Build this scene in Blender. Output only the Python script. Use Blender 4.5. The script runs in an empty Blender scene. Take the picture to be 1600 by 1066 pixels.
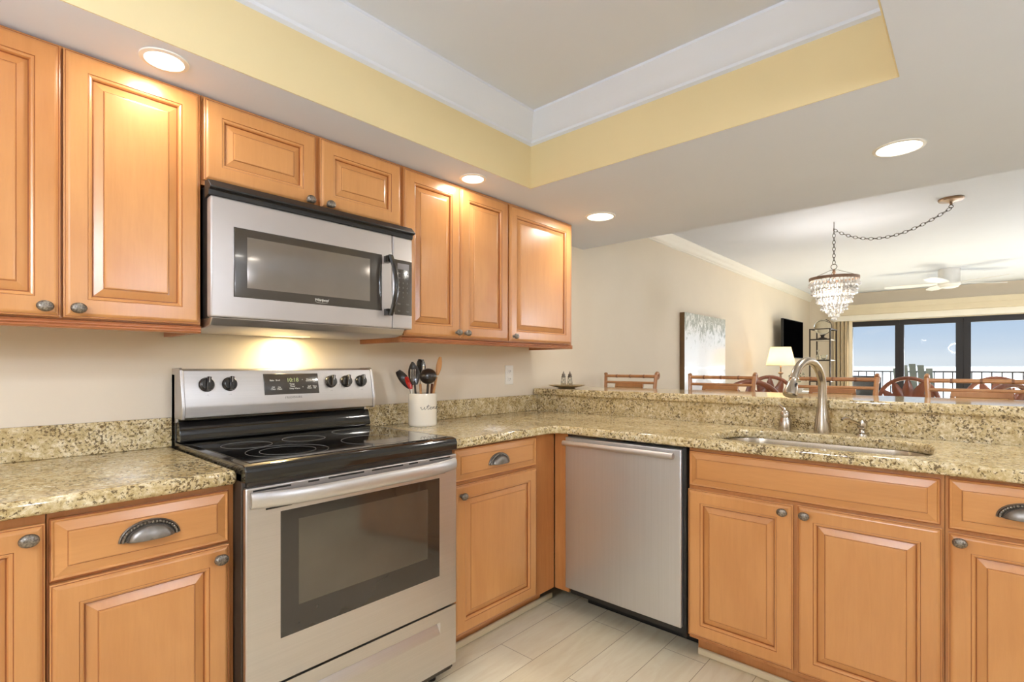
import bpy, bmesh, math, random
from mathutils import Vector, Matrix
random.seed(7)
SC = bpy.context.scene
COL = SC.collection
PI = math.pi

# ---------------------------------------------------------------- camera
cam_d = bpy.data.cameras.new('camera')
cam = bpy.data.objects.new('camera', cam_d); COL.objects.link(cam)
cam_d.sensor_width = 36; cam_d.lens = 797.99 / 1600 * 36
cam_d.shift_y = 39.28 / 1600
cam_d.clip_start = .02; cam_d.clip_end = 60000
cam.location = (0, -2.1436, 1.2016)
cam.rotation_euler = (PI / 2, 0, -math.radians(47.888))
SC.camera = cam
SC.view_settings.view_transform = 'Standard'
SC.view_settings.look = 'None'
SC.view_settings.gamma = 1
SC.view_settings.use_curve_mapping = False
SC.view_settings.exposure = 0.12

# ---------------------------------------------------------------- node helpers
def lin(c):
    return tuple(((x / 255) / 12.92 if x / 255 <= .04045 else ((x / 255 + .055) / 1.055) ** 2.4) for x in c) + (1,)

class N:
    def __init__(s, tree): s.t = tree
    def n(s, typ, **kw):
        nd = s.t.nodes.new(typ)
        for k, v in kw.items():
            if k.startswith('i_'):
                nd.inputs[int(k[2:]) if k[2:].isdigit() else k[2:].replace('_', ' ')].default_value = v
            else: setattr(nd, k, v)
        return nd
    def l(s, a, b): s.t.links.new(a, b)

def ramp(h, stops, fac=None):
    r = h.n('ShaderNodeValToRGB')
    e = r.color_ramp.elements
    while len(e) > 1: e.remove(e[0])
    e[0].position = stops[0][0]; e[0].color = stops[0][1]
    for p, c in stops[1:]:
        x = e.new(p); x.color = c
    if fac is not None: h.l(fac, r.inputs[0])
    return r

def mixc(h, a, b, fac, mode='MIX'):
    m = h.n('ShaderNodeMix', data_type='RGBA', blend_type=mode)
    for sock, v in ((m.inputs[6], a), (m.inputs[7], b), (m.inputs[0], fac)):
        if hasattr(v, 'node'): h.l(v, sock)
        else: sock.default_value = v
    return m.outputs[2]

def new_mat(name):
    m = bpy.data.materials.new(name); m.use_nodes = True
    t = m.node_tree; t.nodes.clear(); h = N(t)
    out = h.n('ShaderNodeOutputMaterial'); b = h.n('ShaderNodeBsdfPrincipled')
    h.l(b.outputs[0], out.inputs[0])
    return m, h, b, out

def noise(h, vec, scale, detail=3, rough=.55, dist=0, mscale=None):
    if mscale is not None:
        mp = h.n('ShaderNodeMapping'); mp.inputs['Scale'].default_value = mscale
        h.l(vec, mp.inputs[0]); vec = mp.outputs[0]
    n = h.n('ShaderNodeTexNoise')
    n.inputs['Scale'].default_value = scale; n.inputs['Detail'].default_value = detail
    n.inputs['Roughness'].default_value = rough; n.inputs['Distortion'].default_value = dist
    h.l(vec, n.inputs['Vector']); return n.outputs['Fac']

def bump(h, b, height, strength=.2, dist=.002):
    bp = h.n('ShaderNodeBump'); bp.inputs['Strength'].default_value = strength
    bp.inputs['Distance'].default_value = dist
    h.l(height, bp.inputs['Height']); h.l(bp.outputs[0], b.inputs['Normal'])

def simple(name, rgb, rough=.5, metal=0., coat=0., spec=.5, var=.06, nscale=6, emit=0., bumpy=0, bscale=80):
    m, h, b, o = new_mat(name)
    tc = h.n('ShaderNodeTexCoord').outputs['Object']
    f = noise(h, tc, nscale, 3)
    c = lin(rgb)
    d = tuple(x * (1 - var) for x in c[:3]) + (1,); u = tuple(min(1, x * (1 + var)) for x in c[:3]) + (1,)
    r = ramp(h, [(.35, d), (.65, u)], f)
    h.l(r.outputs[0], b.inputs['Base Color'])
    b.inputs['Roughness'].default_value = rough; b.inputs['Metallic'].default_value = metal
    b.inputs['Coat Weight'].default_value = coat; b.inputs['Specular IOR Level'].default_value = spec
    b.inputs['Coat Roughness'].default_value = .05
    if emit:
        b.inputs['Emission Color'].default_value = c; b.inputs['Emission Strength'].default_value = emit
    if bumpy: bump(h, b, noise(h, tc, bscale, 4), bumpy, .002)
    return m

def wood(name, light, dark, horiz=False, coat=.25, rough=.33, knots=True, grain=1.0):
    m, h, b, o = new_mat(name)
    tc = h.n('ShaderNodeTexCoord').outputs['Object']
    oi = h.n('ShaderNodeObjectInfo')
    add = h.n('ShaderNodeVectorMath', operation='ADD')
    comb = h.n('ShaderNodeCombineXYZ')
    mul = h.n('ShaderNodeMath', operation='MULTIPLY'); mul.inputs[1].default_value = 37.0
    h.l(oi.outputs['Random'], mul.inputs[0])
    for i in range(3): h.l(mul.outputs[0], comb.inputs[i])
    h.l(tc, add.inputs[0]); h.l(comb.outputs[0], add.inputs[1])
    v = add.outputs[0]
    sc = (1.2, 12, 14) if horiz else (14, 12, 1.2)
    g = noise(h, v, 3.0, 5, .6, .6, sc)
    big = noise(h, v, 2.4, 3, .5, .8, (1, 1, .5) if not horiz else (.5, 1, 1))
    fine = noise(h, v, 14, 4, .6, 0, sc)
    c1 = lin(light); c2 = lin(dark)
    base = ramp(h, [(.3, c2), (.62, c1)], big)
    dk = tuple(x * .80 for x in c1[:3]) + (1,)
    gr = ramp(h, [(.35, (.84, .78, .72, 1)), (.6, (1, 1, 1, 1))], g)
    col = mixc(h, base.outputs[0], gr.outputs[0], .55 * grain, 'MULTIPLY')
    fr = ramp(h, [(.3, (.9, .86, .82, 1)), (.55, (1, 1, 1, 1))], fine)
    col = mixc(h, col, fr.outputs[0], .5 * grain, 'MULTIPLY')
    if knots:
        k = noise(h, v, 3.1, 1, .4, .2, (1, 1, .6))
        kr = ramp(h, [(.70, (1, 1, 1, 1)), (.8, (.80, .60, .48, 1))], k)
        col = mixc(h, col, kr.outputs[0], .9, 'MULTIPLY')
    tone = ramp(h, [(0, (.93, .91, .9, 1)), (1, (1.0, 1.0, 1.0, 1))], oi.outputs['Random'])
    col = mixc(h, col, tone.outputs[0], 1.0, 'MULTIPLY')
    h.l(col, b.inputs['Base Color'])
    b.inputs['Roughness'].default_value = rough
    b.inputs['Coat Weight'].default_value = coat; b.inputs['Coat Roughness'].default_value = .18
    return m

def granite(name, scale=1.0, streak=False):
    m, h, b, o = new_mat(name)
    tc = h.n('ShaderNodeTexCoord').outputs['Object']
    ms = (1, 1, 1)
    a = noise(h, tc, 62 * scale, 6, .72, .3, ms)
    base = ramp(h, [(.30, lin((138, 110, 70))), (.41, lin((200, 180, 136))), (.52, lin((222, 206, 168))), (.66, lin((250, 243, 222)))], a)
    big = noise(h, tc, 7.5, 4, .6, 1.0)
    bg = ramp(h, [(.36, lin((226, 212, 178))), (.62, lin((255, 251, 240)))], big)
    col = mixc(h, base.outputs[0], bg.outputs[0], .7, 'MULTIPLY')
    # brown grains that gather along veins
    cl = noise(h, tc, 125 * scale, 3, .6, .2)
    dens = noise(h, tc, 5.5, 5, .65, 1.8)
    mu = h.n('ShaderNodeMath', operation='MULTIPLY_ADD'); mu.inputs[1].default_value = .45
    h.l(dens, mu.inputs[0]); h.l(cl, mu.inputs[2])
    sp = ramp(h, [(.775, (0, 0, 0, 1)), (.835, (.9, .9, .9, 1))], mu.outputs[0])
    col = mixc(h, col, lin((98, 78, 50)), sp.outputs[0])
    sel = noise(h, tc, 210 * scale, 2, .5)
    d2 = h.n('ShaderNodeMath', operation='MULTIPLY_ADD'); d2.inputs[1].default_value = .3
    h.l(dens, d2.inputs[0]); h.l(sel, d2.inputs[2])
    s2 = ramp(h, [(.825, (0, 0, 0, 1)), (.86, (1, 1, 1, 1))], d2.outputs[0])
    col = mixc(h, col, lin((58, 46, 34)), s2.outputs[0])
    h.l(col, b.inputs['Base Color'])
    b.inputs['Roughness'].default_value = .09
    b.inputs['Specular IOR Level'].default_value = .6
    return m

def steel(name, rgb=(196, 194, 190), rough=.3, axis=0, streak=.12, metal=1.0):
    m, h, b, o = new_mat(name)
    tc = h.n('ShaderNodeTexCoord').outputs['Object']
    ms = [(2, 300, 300), (300, 300, 2)][axis]
    f = noise(h, tc, 1, 3, .6, 0, ms)
    c = lin(rgb); d = tuple(x * .93 for x in c[:3]) + (1,)
    r = ramp(h, [(.3, d), (.7, c)], f); h.l(r.outputs[0], b.inputs['Base Color'])
    rr = h.n('ShaderNodeMath', operation='MULTIPLY_ADD'); rr.inputs[1].default_value = streak; rr.inputs[2].default_value = rough - streak / 2
    h.l(f, rr.inputs[0]); h.l(rr.outputs[0], b.inputs['Roughness'])
    b.inputs['Metallic'].default_value = metal
    bump(h, b, f, .05, .0005)
    return m

def emis(name, rgb, strength):
    m, h, b, o = new_mat(name)
    e = h.n('ShaderNodeEmission'); e.inputs[0].default_value = lin(rgb); e.inputs[1].default_value = strength
    h.l(e.outputs[0], o.inputs[0]); return m

def pane(name, tint=(1, 1, 1, 1), refl=.06):
    m, h, b, o = new_mat(name)
    tr = h.n('ShaderNodeBsdfTransparent'); tr.inputs[0].default_value = tint
    gl = h.n('ShaderNodeBsdfGlossy'); gl.inputs['Roughness'].default_value = .02
    mx = h.n('ShaderNodeMixShader'); mx.inputs[0].default_value = refl
    h.l(tr.outputs[0], mx.inputs[1]); h.l(gl.outputs[0], mx.inputs[2]); h.l(mx.outputs[0], o.inputs[0])
    return m

# ---------------------------------------------------------------- world: hazy blue sky over the sea
W = bpy.data.worlds.new('sky'); SC.world = W; W.use_nodes = True
W.node_tree.nodes.clear(); h = N(W.node_tree)
wo = h.n('ShaderNodeOutputWorld'); wb = h.n('ShaderNodeBackground'); h.l(wb.outputs[0], wo.inputs[0])
tc = h.n('ShaderNodeTexCoord').outputs['Generated']
sx = h.n('ShaderNodeSeparateXYZ'); h.l(tc, sx.inputs[0])
rp = ramp(h, [(0, lin((226, 236, 244))), (.012, lin((226, 237, 246))), (.03, lin((208, 225, 242))), (.07, lin((188, 213, 240))), (.3, lin((168, 202, 238))), (1, lin((130, 172, 224)))], sx.outputs[2])
cln = noise(h, tc, 5, 6, .6, .2, (1, 1, 4))
clr = ramp(h, [(.60, (0, 0, 0, 1)), (.80, (.5, .5, .5, 1))], cln)
wc = mixc(h, rp.outputs[0], lin((232, 236, 242)), clr.outputs[0])
h.l(wc, wb.inputs[0]); wb.inputs[1].default_value = .86

def lamp_light(name, kind, loc, power, color=(1, 1, 1), size=.1, rot=(0, 0, 0), shape='DISK', parent=None, size_y=None, spread=None, radius=None):
    d = bpy.data.lights.new(name, kind); d.energy = power; d.color = color
    if kind == 'AREA':
        d.shape = shape; d.size = size
        if size_y: d.size_y = size_y
        if spread: d.spread = spread
    elif kind != 'SUN': d.shadow_soft_size = radius if radius is not None else size
    o = bpy.data.objects.new(name, d); COL.objects.link(o); o.location = loc; o.rotation_euler = rot
    if parent: o.parent = parent
    return o

P_CAN = 1.2      # recessed cans
P_FILL = 215      # added kitchen pendants, unseen fill
P_CHAND = 10
P_LAMP = 9
P_HOOD = 1.5
# afternoon sun through the balcony doors
sun = lamp_light('sun', 'SUN', (14, -4, 6), 23.0, (.93, .97, 1))
sun.data.angle = math.radians(1.5)
sun.rotation_euler = Vector((-.85, .25, -.37)).to_track_quat('-Z', 'Y').to_euler()

# ---------------------------------------------------------------- materials
MT = {}
MT['door_wood'] = wood('maple_vertical', (212, 152, 92), (194, 130, 73), grain=.55)
MT['rail_wood'] = wood('maple_horizontal', (212, 152, 92), (196, 134, 76), horiz=True, grain=.6)
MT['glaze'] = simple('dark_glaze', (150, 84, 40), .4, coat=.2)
MT['frame_wood'] = wood('maple_frame', (208, 146, 88), (190, 124, 70), knots=False)
MT['edge_wood'] = wood('light_rail_maple', (200, 134, 88), (170, 104, 66), horiz=True, knots=False)
MT['granite'] = granite('granite')
MT['steel'] = steel('brushed_steel', (206, 202, 201), .36)
MT['steel_light'] = steel('satin_steel', (210, 207, 206), .4)
MT['steel_dark'] = steel('dishwasher_steel', (216, 219, 225), .42, axis=1)
MT['nickel'] = steel('brushed_nickel', (196, 186, 172), .24, axis=1, streak=.06)
MT['pewter'] = simple('antique_pewter', (132, 124, 114), .34, metal=.85, var=.5, nscale=260, bumpy=.6, bscale=300)
MT['pewter_smooth'] = simple('aged_pewter', (138, 132, 126), .38, metal=.8, var=.12, nscale=60)
MT['black_gloss'] = simple('black_enamel', (26, 24, 23), .1, coat=.6)
MT['black_glass'] = simple('black_ceramic_glass', (20, 19, 19), .05, coat=.8)
MT['black_matte'] = simple('black_plastic', (30, 28, 27), .45)
MT['knob_black'] = simple('black_knob_plastic', (42, 38, 34), .22, coat=.3)
MT['charcoal'] = simple('charcoal_control_glass', (72, 66, 60), .12, coat=.5)
MT['mw_frame'] = simple('smoked_window_border', (66, 60, 54), .14, coat=.4)
MT['mw_glass'] = simple('smoked_window', (128, 120, 112), .12, metal=.35, coat=.5)
MT['mw_silver'] = simple('silver_painted_steel', (190, 183, 179), .3, metal=.45, coat=.2, var=.02)
MT['oven_border'] = simple('oven_window_border', (48, 42, 37), .1, coat=.5)
MT['oven_glass'] = simple('oven_window_glass', (96, 90, 80), .08, metal=.55, coat=.5)
MT['ring'] = simple('burner_marking', (140, 138, 136), .3)
MT['panel_ink'] = simple('pale_label_ink', (214, 210, 202), .5)
MT['grey_ink'] = simple('grey_label_ink', (128, 124, 120), .5)
MT['digits'] = emis('clock_digits', (196, 200, 140), .75)
MT['wall'] = simple('cream_wall_paint', (233, 220, 199), .75, var=.015, nscale=2, bumpy=.05, bscale=180)
MT['wall_yellow'] = simple('butter_wall_paint', (226, 207, 160), .75, var=.015, nscale=2, bumpy=.05, bscale=180)
MT['ceil'] = simple('white_ceiling_paint', (222, 227, 238), .85, var=.01, nscale=2, bumpy=.05, bscale=140)
MT['trim'] = simple('white_trim_paint', (236, 232, 222), .4, var=.01)
MT['shoe'] = simple('cream_shoe_molding', (226, 210, 176), .45, var=.02)
MT['white_plastic'] = simple('white_plastic', (240, 236, 226), .35, var=.01)
MT['ceramic'] = simple('cream_glazed_ceramic', (246, 238, 222), .12, coat=.6, var=.01)
MT['black_ink'] = simple('black_ink', (24, 22, 20), .5)
MT['nylon'] = simple('black_nylon', (44, 36, 30), .3, coat=.2)
MT['red_silicone'] = simple('red_silicone', (190, 40, 30), .35)
MT['utensil_wood'] = wood('utensil_wood', (214, 160, 102), (190, 132, 78), knots=False, coat=0, rough=.5)
MT['utensil_dark_wood'] = wood('dark_utensil_wood', (120, 66, 36), (84, 44, 24), knots=False, coat=.1)
MT['chrome'] = simple('polished_steel', (220, 218, 214), .12, metal=1, var=.02)
MT['can_glow'] = emis('downlight_glow', (255, 246, 228), 9)
MT['bamboo'] = wood('honey_rattan', (196, 142, 92), (160, 104, 60), horiz=False, knots=False, coat=.35)
MT['bamboo_node'] = simple('rattan_binding', (128, 82, 50), .4, coat=.2)
MT['seat_fabric'] = simple('tan_leather', (196, 148, 92), .5, var=.1, nscale=20)
MT['cherry'] = wood('cherry_wood', (160, 96, 68), (126, 70, 48), knots=False, coat=.5, rough=.25)
MT['bronze'] = simple('dark_bronze_frame', (34, 32, 34), .35, metal=.2)
MT['railing'] = simple('grey_bronze_railing', (70, 66, 65), .4)
MT['patio'] = simple('grey_green_patio_resin', (112, 118, 110), .6, var=.1)
MT['blind'] = simple('cream_blind_fabric', (226, 208, 176), .7, var=.03)
MT['valance'] = simple('tan_valance_fabric', (216, 203, 176), .7, var=.02)
MT['shade'] = None
MT['brass'] = simple('worn_brass', (160, 134, 110), .35, metal=.7)
MT['umber_band'] = simple('taupe_metal_band', (138, 108, 86), .5, metal=.3)
MT['iron'] = simple('dark_iron', (62, 54, 48), .4, metal=.6)
MT['tv'] = simple('black_screen', (4, 4, 5), .7, spec=.0)
MT['tv_back'] = simple('black_tv_shell', (20, 20, 21), .5)
MT['canvas_edge'] = simple('brown_canvas_edge', (116, 84, 50), .6)
MT['white_paint'] = simple('white_fan_paint', (232, 230, 226), .4, var=.01)
MT['stone_plate'] = simple('tan_stoneware', (176, 152, 112), .4, var=.15, nscale=40)
MT['leaf'] = simple('dull_green_leaf', (96, 104, 70), .6, var=.3, nscale=30)
MT['white_wood'] = simple('whitewashed_wood', (222, 214, 200), .5)
MT['toe'] = simple('black_toe_kick', (14, 13, 13), .5)
MT['deck'] = simple('balcony_tile', (190, 182, 170), .7)
MT['sand'] = simple('sand', (230, 220, 200), .9)
MT['hull'] = simple('oven_side_enamel', (70, 62, 54), .35, metal=.3)

m, h, b, o = new_mat('lamp_shade_fabric')   # linen shade, lit from inside
tcn = h.n('ShaderNodeTexCoord').outputs['Object']
b.inputs['Base Color'].default_value = lin((244, 226, 196)); b.inputs['Roughness'].default_value = .8
tl = h.n('ShaderNodeBsdfTranslucent'); tl.inputs[0].default_value = lin((255, 232, 196))
mx = h.n('ShaderNodeMixShader'); mx.inputs[0].default_value = .55
h.l(b.outputs[0], mx.inputs[1]); h.l(tl.outputs[0], mx.inputs[2]); h.l(mx.outputs[0], o.inputs[0])
bump(h, b, noise(h, tcn, 300, 2), .2, .001)
MT['shade'] = m

m, h, b, o = new_mat('clear_crystal')
b.inputs['Base Color'].default_value = (1, .98, .95, 1); b.inputs['Roughness'].default_value = .03
b.inputs['Transmission Weight'].default_value = .55; b.inputs['IOR'].default_value = 1.5
b.inputs['Metallic'].default_value = 0
MT['crystal'] = m
m, h, b, o = new_mat('clear_glass')
b.inputs['Base Color'].default_value = (.97, 1, .98, 1); b.inputs['Roughness'].default_value = .02
b.inputs['Transmission Weight'].default_value = 1; b.inputs['IOR'].default_value = 1.3
MT['glass'] = m
MT['pane'] = pane('window_pane', refl=.008)

m, h, b, o = new_mat('plank_floor')         # pale wood-look planks running along X
tcn = h.n('ShaderNodeTexCoord').outputs['Object']
mp = h.n('ShaderNodeMapping'); mp.inputs['Location'].default_value = (.35, -.985 + .18 * 6 + .0, 0); h.l(tcn, mp.inputs[0])
br = h.n('ShaderNodeTexBrick'); br.offset = .37; br.offset_frequency = 2
br.inputs['Scale'].default_value = 1; br.inputs['Brick Width'].default_value = 1.2
br.inputs['Row Height'].default_value = .178; br.inputs['Mortar Size'].default_value = .0012
br.inputs['Color1'].default_value = lin((242, 228, 194)); br.inputs['Color2'].default_value = lin((250, 240, 212))
br.inputs['Mortar'].default_value = lin((168, 142, 104)); br.inputs['Bias'].default_value = 0
h.l(mp.outputs[0], br.inputs['Vector'])
g = noise(h, tcn, 3, 6, .65, .8, (1.4, 9, 1))
gr = ramp(h, [(.3, (.88, .83, .76, 1)), (.6, (1, 1, 1, 1))], g)
h.l(mixc(h, br.outputs['Color'], gr.outputs[0], .8, 'MULTIPLY'), b.inputs['Base Color'])
b.inputs['Roughness'].default_value = .32
MT['floor'] = m

m, h, b, o = new_mat('painted_canvas')      # white abstract with silvery green dabs near the top
tcn = h.n('ShaderNodeTexCoord').outputs['Object']
sp = h.n('ShaderNodeSeparateXYZ'); h.l(tcn, sp.inputs[0])
n1 = noise(h, tcn, 14, 6, .75, 1.2, (1, 1, .6))
mr = h.n('ShaderNodeMapRange'); mr.inputs[1].default_value = .75; mr.inputs[2].default_value = 1.2
mr.inputs[3].default_value = 0; mr.inputs[4].default_value = .30; h.l(sp.outputs[2], mr.inputs[0])
ad = h.n('ShaderNodeMath', operation='ADD'); h.l(n1, ad.inputs[0]); h.l(mr.outputs[0], ad.inputs[1])
cr = ramp(h, [(.64, lin((255, 255, 254))), (.70, lin((216, 218, 212))), (.77, lin((150, 156, 146))), (.88, lin((208, 212, 206)))], ad.outputs[0])
h.l(cr.outputs[0], b.inputs['Base Color']); b.inputs['Roughness'].default_value = .3; b.inputs['Metallic'].default_value = .15; b.inputs['Coat Weight'].default_value = .5
MT['canvas'] = m

m, h, b, o = new_mat('sea_water')
tcn = h.n('ShaderNodeTexCoord').outputs['Object']
cr = ramp(h, [(.35, lin((196, 214, 220))), (.65, lin((238, 242, 240)))], noise(h, tcn, .002, 5, .6))
h.l(cr.outputs[0], b.inputs['Base Color']); b.inputs['Roughness'].default_value = .45
MT['sea'] = m

# ---------------------------------------------------------------- mesh helpers
class MB:
    def __init__(s): s.v = []; s.f = []; s.m = []
    def face(s, idx, m=0): s.f.append(tuple(idx)); s.m.append(m)
    def box(s, x0, x1, y0, y1, z0, z1, m=0, mat=None):
        b = len(s.v)
        pts = [(x0, y0, z0), (x1, y0, z0), (x1, y1, z0), (x0, y1, z0), (x0, y0, z1), (x1, y0, z1), (x1, y1, z1), (x0, y1, z1)]
        if mat is not None: pts = [tuple(mat @ Vector(p)) for p in pts]
        s.v += pts
        for q in ((0, 3, 2, 1), (4, 5, 6, 7), (0, 1, 5, 4), (1, 2, 6, 5), (2, 3, 7, 6), (3, 0, 4, 7)):
            s.face([b + i for i in q], m)
        return s
    def loft(s, rings, m=0, closed=True, cap0=True, cap1=True, mats=None):
        b = len(s.v); n = len(rings[0])
        for r in rings: s.v += [tuple(p) for p in r]
        for i in range(len(rings) - 1):
            mm = mats[i] if mats else m
            for k in range(n if closed else n - 1):
                k2 = (k + 1) % n
                s.face((b + i * n + k, b + i * n + k2, b + (i + 1) * n + k2, b + (i + 1) * n + k), mm)
        if cap0: s.face([b + k for k in reversed(range(n))], mats[0] if mats else m)
        if cap1: s.face([b + (len(rings) - 1) * n + k for k in range(n)], mats[-1] if mats else m)
        return s
    def lathe(s, prof, c=(0, 0, 0), n=24, m=0, axis='Z', sx=1, sy=1, mats=None, cap=True):
        rings = []
        for r, z in prof:
            ring = []
            for k in range(n):
                a = 2 * PI * k / n; x = r * sx * math.cos(a); y = r * sy * math.sin(a)
                if axis == 'Z': p = (x, y, z)
                elif axis == 'Y': p = (x, -z, y)      # z measured towards -Y
                else: p = (z, x, y)
                ring.append((c[0] + p[0], c[1] + p[1], c[2] + p[2]))
            rings.append(ring)
        return s.loft(rings, m, True, cap, cap, mats)
    def tube(s, path, r, n=10, m=0, closed=False, flat=1.0, cap=True):
        P = [Vector(p) for p in path]; k = len(P)
        R = r if isinstance(r, (list, tuple)) else [r] * k
        T = []
        for i in range(k):
            a = P[(i - 1) % k] if (closed or i > 0) else P[i]
            c = P[(i + 1) % k] if (closed or i < k - 1) else P[i]
            T.append((c - a).normalized())
        up = Vector((0, 0, 1)) if abs(T[0].z) < .9 else Vector((1, 0, 0))
        nrm = (up - T[0] * up.dot(T[0])).normalized(); rings = []
        for i in range(k):
            nrm = (nrm - T[i] * nrm.dot(T[i])).normalized()
            bi = T[i].cross(nrm)
            rings.append([tuple(P[i] + nrm * (R[i] * math.cos(2 * PI * j / n)) + bi * (R[i] * flat * math.sin(2 * PI * j / n))) for j in range(n)])
        if closed: rings.append(rings[0])
        return s.loft(rings, m, True, cap and not closed, cap and not closed)
    def prism(s, poly, a0, a1, axis='X', m=0):
        def mk(a):
            if axis == 'X': return [(a, p, q) for p, q in poly]
            if axis == 'Y': return [(p, a, q) for p, q in poly]
            return [(p, q, a) for p, q in poly]
        return s.loft([mk(a0), mk(a1)], m)
    def ball(s, c, r, n=12, k=8, m=0, sc=(1, 1, 1)):
        rings = []
        for i in range(1, k):
            a = PI * i / k
            rings.append([(c[0] + r * sc[0] * math.sin(a) * math.cos(2 * PI * j / n), c[1] + r * sc[1] * math.sin(a) * math.sin(2 * PI * j / n), c[2] - r * sc[2] * math.cos(a)) for j in range(n)])
        return s.loft(rings, m)
    def build(s, name, mats, parent=None, loc=(0, 0, 0), rot=(0, 0, 0), bevel=0, angle=35, seg=2, sub=0, solid=0):
        me = bpy.data.meshes.new(name); me.from_pydata(s.v, [], s.f)
        if not isinstance(mats, (list, tuple)): mats = [mats]
        for mm in mats: me.materials.append(MT[mm] if isinstance(mm, str) else mm)
        me.polygons.foreach_set('material_index', s.m)
        bm = bmesh.new(); bm.from_mesh(me)
        bmesh.ops.remove_doubles(bm, verts=bm.verts, dist=1e-6)
        bmesh.ops.recalc_face_normals(bm, faces=bm.faces)
        bm.to_mesh(me); bm.free()
        me.polygons.foreach_set('use_smooth', [True] * len(me.polygons))
        me.set_sharp_from_angle(angle=math.radians(angle))
        o = bpy.data.objects.new(name, me); COL.objects.link(o)
        o.location = loc; o.rotation_euler = rot
        if parent: o.parent = parent
        if solid:
            md = o.modifiers.new('solid', 'SOLIDIFY'); md.thickness = solid; md.offset = 0
        if bevel:
            md = o.modifiers.new('bevel', 'BEVEL'); md.width = bevel; md.segments = seg
            md.limit_method = 'ANGLE'; md.angle_limit = math.radians(40); md.harden_normals = False
        if sub:
            md = o.modifiers.new('sub', 'SUBSURF'); md.levels = sub; md.render_levels = sub
        return o

def thing(name, label, cat, loc=(0, 0, 0), rz=0, group=None):
    o = bpy.data.objects.new(name, None); COL.objects.link(o); o.empty_display_size = .1
    o.location = loc; o.rotation_euler = (0, 0, rz)
    o['label'] = label; o['category'] = cat
    if group: o['group'] = group
    return o
def tag(o, label, cat, group=None, kind=None):
    o['label'] = label; o['category'] = cat
    if group: o['group'] = group
    if kind: o['kind'] = kind
    return o
def struct(o): o['kind'] = 'structure'; return o
def tree_copy(o, parent=None):
    c = o.copy(); COL.objects.link(c); c.parent = parent
    for ch in list(o.children): tree_copy(ch, c)
    return c
def text(s, size, mat, parent, loc, rot, name='lettering', ext=.0004, shear=0, ax='CENTER', space=1.0, bold=0):
    cu = bpy.data.curves.new('t', 'FONT'); cu.body = s; cu.size = size; cu.extrude = ext; cu.shear = shear
    cu.align_x = ax; cu.align_y = 'CENTER'; cu.space_character = space; cu.offset = bold
    t = bpy.data.objects.new('t', cu); COL.objects.link(t)
    dg = bpy.context.evaluated_depsgraph_get(); dg.update()
    me = bpy.data.meshes.new_from_object(t.evaluated_get(dg)); bpy.data.objects.remove(t)
    me.materials.clear(); me.materials.append(MT[mat])
    o = bpy.data.objects.new(name, me); COL.objects.link(o); o.location = loc; o.rotation_euler = rot; o.parent = parent
    return o

# ================================================================= THE ROOM
ZL, ZH, ZT = 2.063, 2.42, 2.37      # low soffit, living room ceiling, tray ceiling
XB = 3.152                          # far edge of the dropped kitchen ceiling
X0, XF, YR = -1.9, 10.2, -5.6       # left end, window wall, right wall

struct(MB().box(X0, XF + .15, YR, 0.0, -.1, 0).build('floor', 'floor'))
struct(MB().box(X0 - .15, XF + .15, 0, .15, -.1, 2.6).build('wall_left', 'wall'))
struct(MB().box(X0 - .15, X0, YR, 0, -.1, 2.6).build('wall_back', 'wall'))
struct(MB().box(X0 - .15, XF + .15, YR - .15, YR, -.1, 2.6).build('wall_right', 'wall'))
# kitchen ceiling: dropped soffit round a raised tray
TX0, TX1, TY0, TY1 = -1.0, 1.898, -1.976, -.551
cb = MB()
E_ = .004
cb.box(X0, XB, TY1 + E_, 0, ZL, ZL + .05); cb.box(X0, XB, YR, TY0 - E_, ZL, ZL + .05)
cb.box(X0, TX0 - E_, TY0 - E_, TY1 + E_, ZL, ZL + .05); cb.box(TX1 + E_, XB, TY0 - E_, TY1 + E_, ZL, ZL + .05)
struct(cb.build('ceiling', 'ceil'))
tb = MB()
T_ = .0035
for z0_, z1_, t_ in ((ZL + .0002, ZL + .0505, T_), (ZL + .0505, ZT + .05, .03)):
    tb.box(TX0 - t_, TX1 + t_, TY1, TY1 + t_, z0_, z1_); tb.box(TX0 - t_, TX1 + t_, TY0 - t_, TY0, z0_, z1_)
    tb.box(TX1, TX1 + t_, TY0, TY1, z0_, z1_); tb.box(TX0 - t_, TX0, TY0, TY1, z0_, z1_)
struct(tb.build('wall_tray', 'wall_yellow'))
struct(MB().box(TX0 - .03, TX1 + .03, TY0 - .03, TY1 + .03, ZT, ZT + .04).build('ceiling', 'ceil'))
struct(MB().box(XB - .03, XB, YR, 0, ZL + .0005, 2.6).build('wall_beam', 'ceil'))
struct(MB().box(XB, XF, YR, 0, ZH, ZH + .1).build('ceiling', 'ceil'))
struct(MB().box(X0, XB - .03, YR, 0, 2.5, 2.6).build('ceiling', 'ceil'))

def crown(size):   # profile: (out from wall, down from ceiling)
    s = size
    return [(0, 0), (s, 0), (s, -.10 * s), (.92 * s, -.16 * s), (.86 * s, -.26 * s), (.62 * s, -.40 * s), (.42 * s, -.62 * s), (.28 * s, -.78 * s), (.16 * s, -.84 * s), (.14 * s, -.94 * s), (0, -1.0 * s)]
cr = crown(.105)
t1 = MB()
t1.prism([(TY1 - o_, ZT + z_) for o_, z_ in cr], TX0, TX1, 'X'); t1.prism([(TY0 + o_, ZT + z_) for o_, z_ in cr], TX0, TX1, 'X')
t1.prism([(TX1 - o_, ZT + z_) for o_, z_ in cr], TY0, TY1, 'Y'); t1.prism([(TX0 + o_, ZT + z_) for o_, z_ in cr], TY0, TY1, 'Y')
struct(t1.build('trim_1', 'ceil'))
cr2 = crown(.09)
struct(MB().prism([(-o_, ZH + z_) for o_, z_ in cr2], XB, XF, 'X').build('trim_2', 'trim'))

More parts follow.
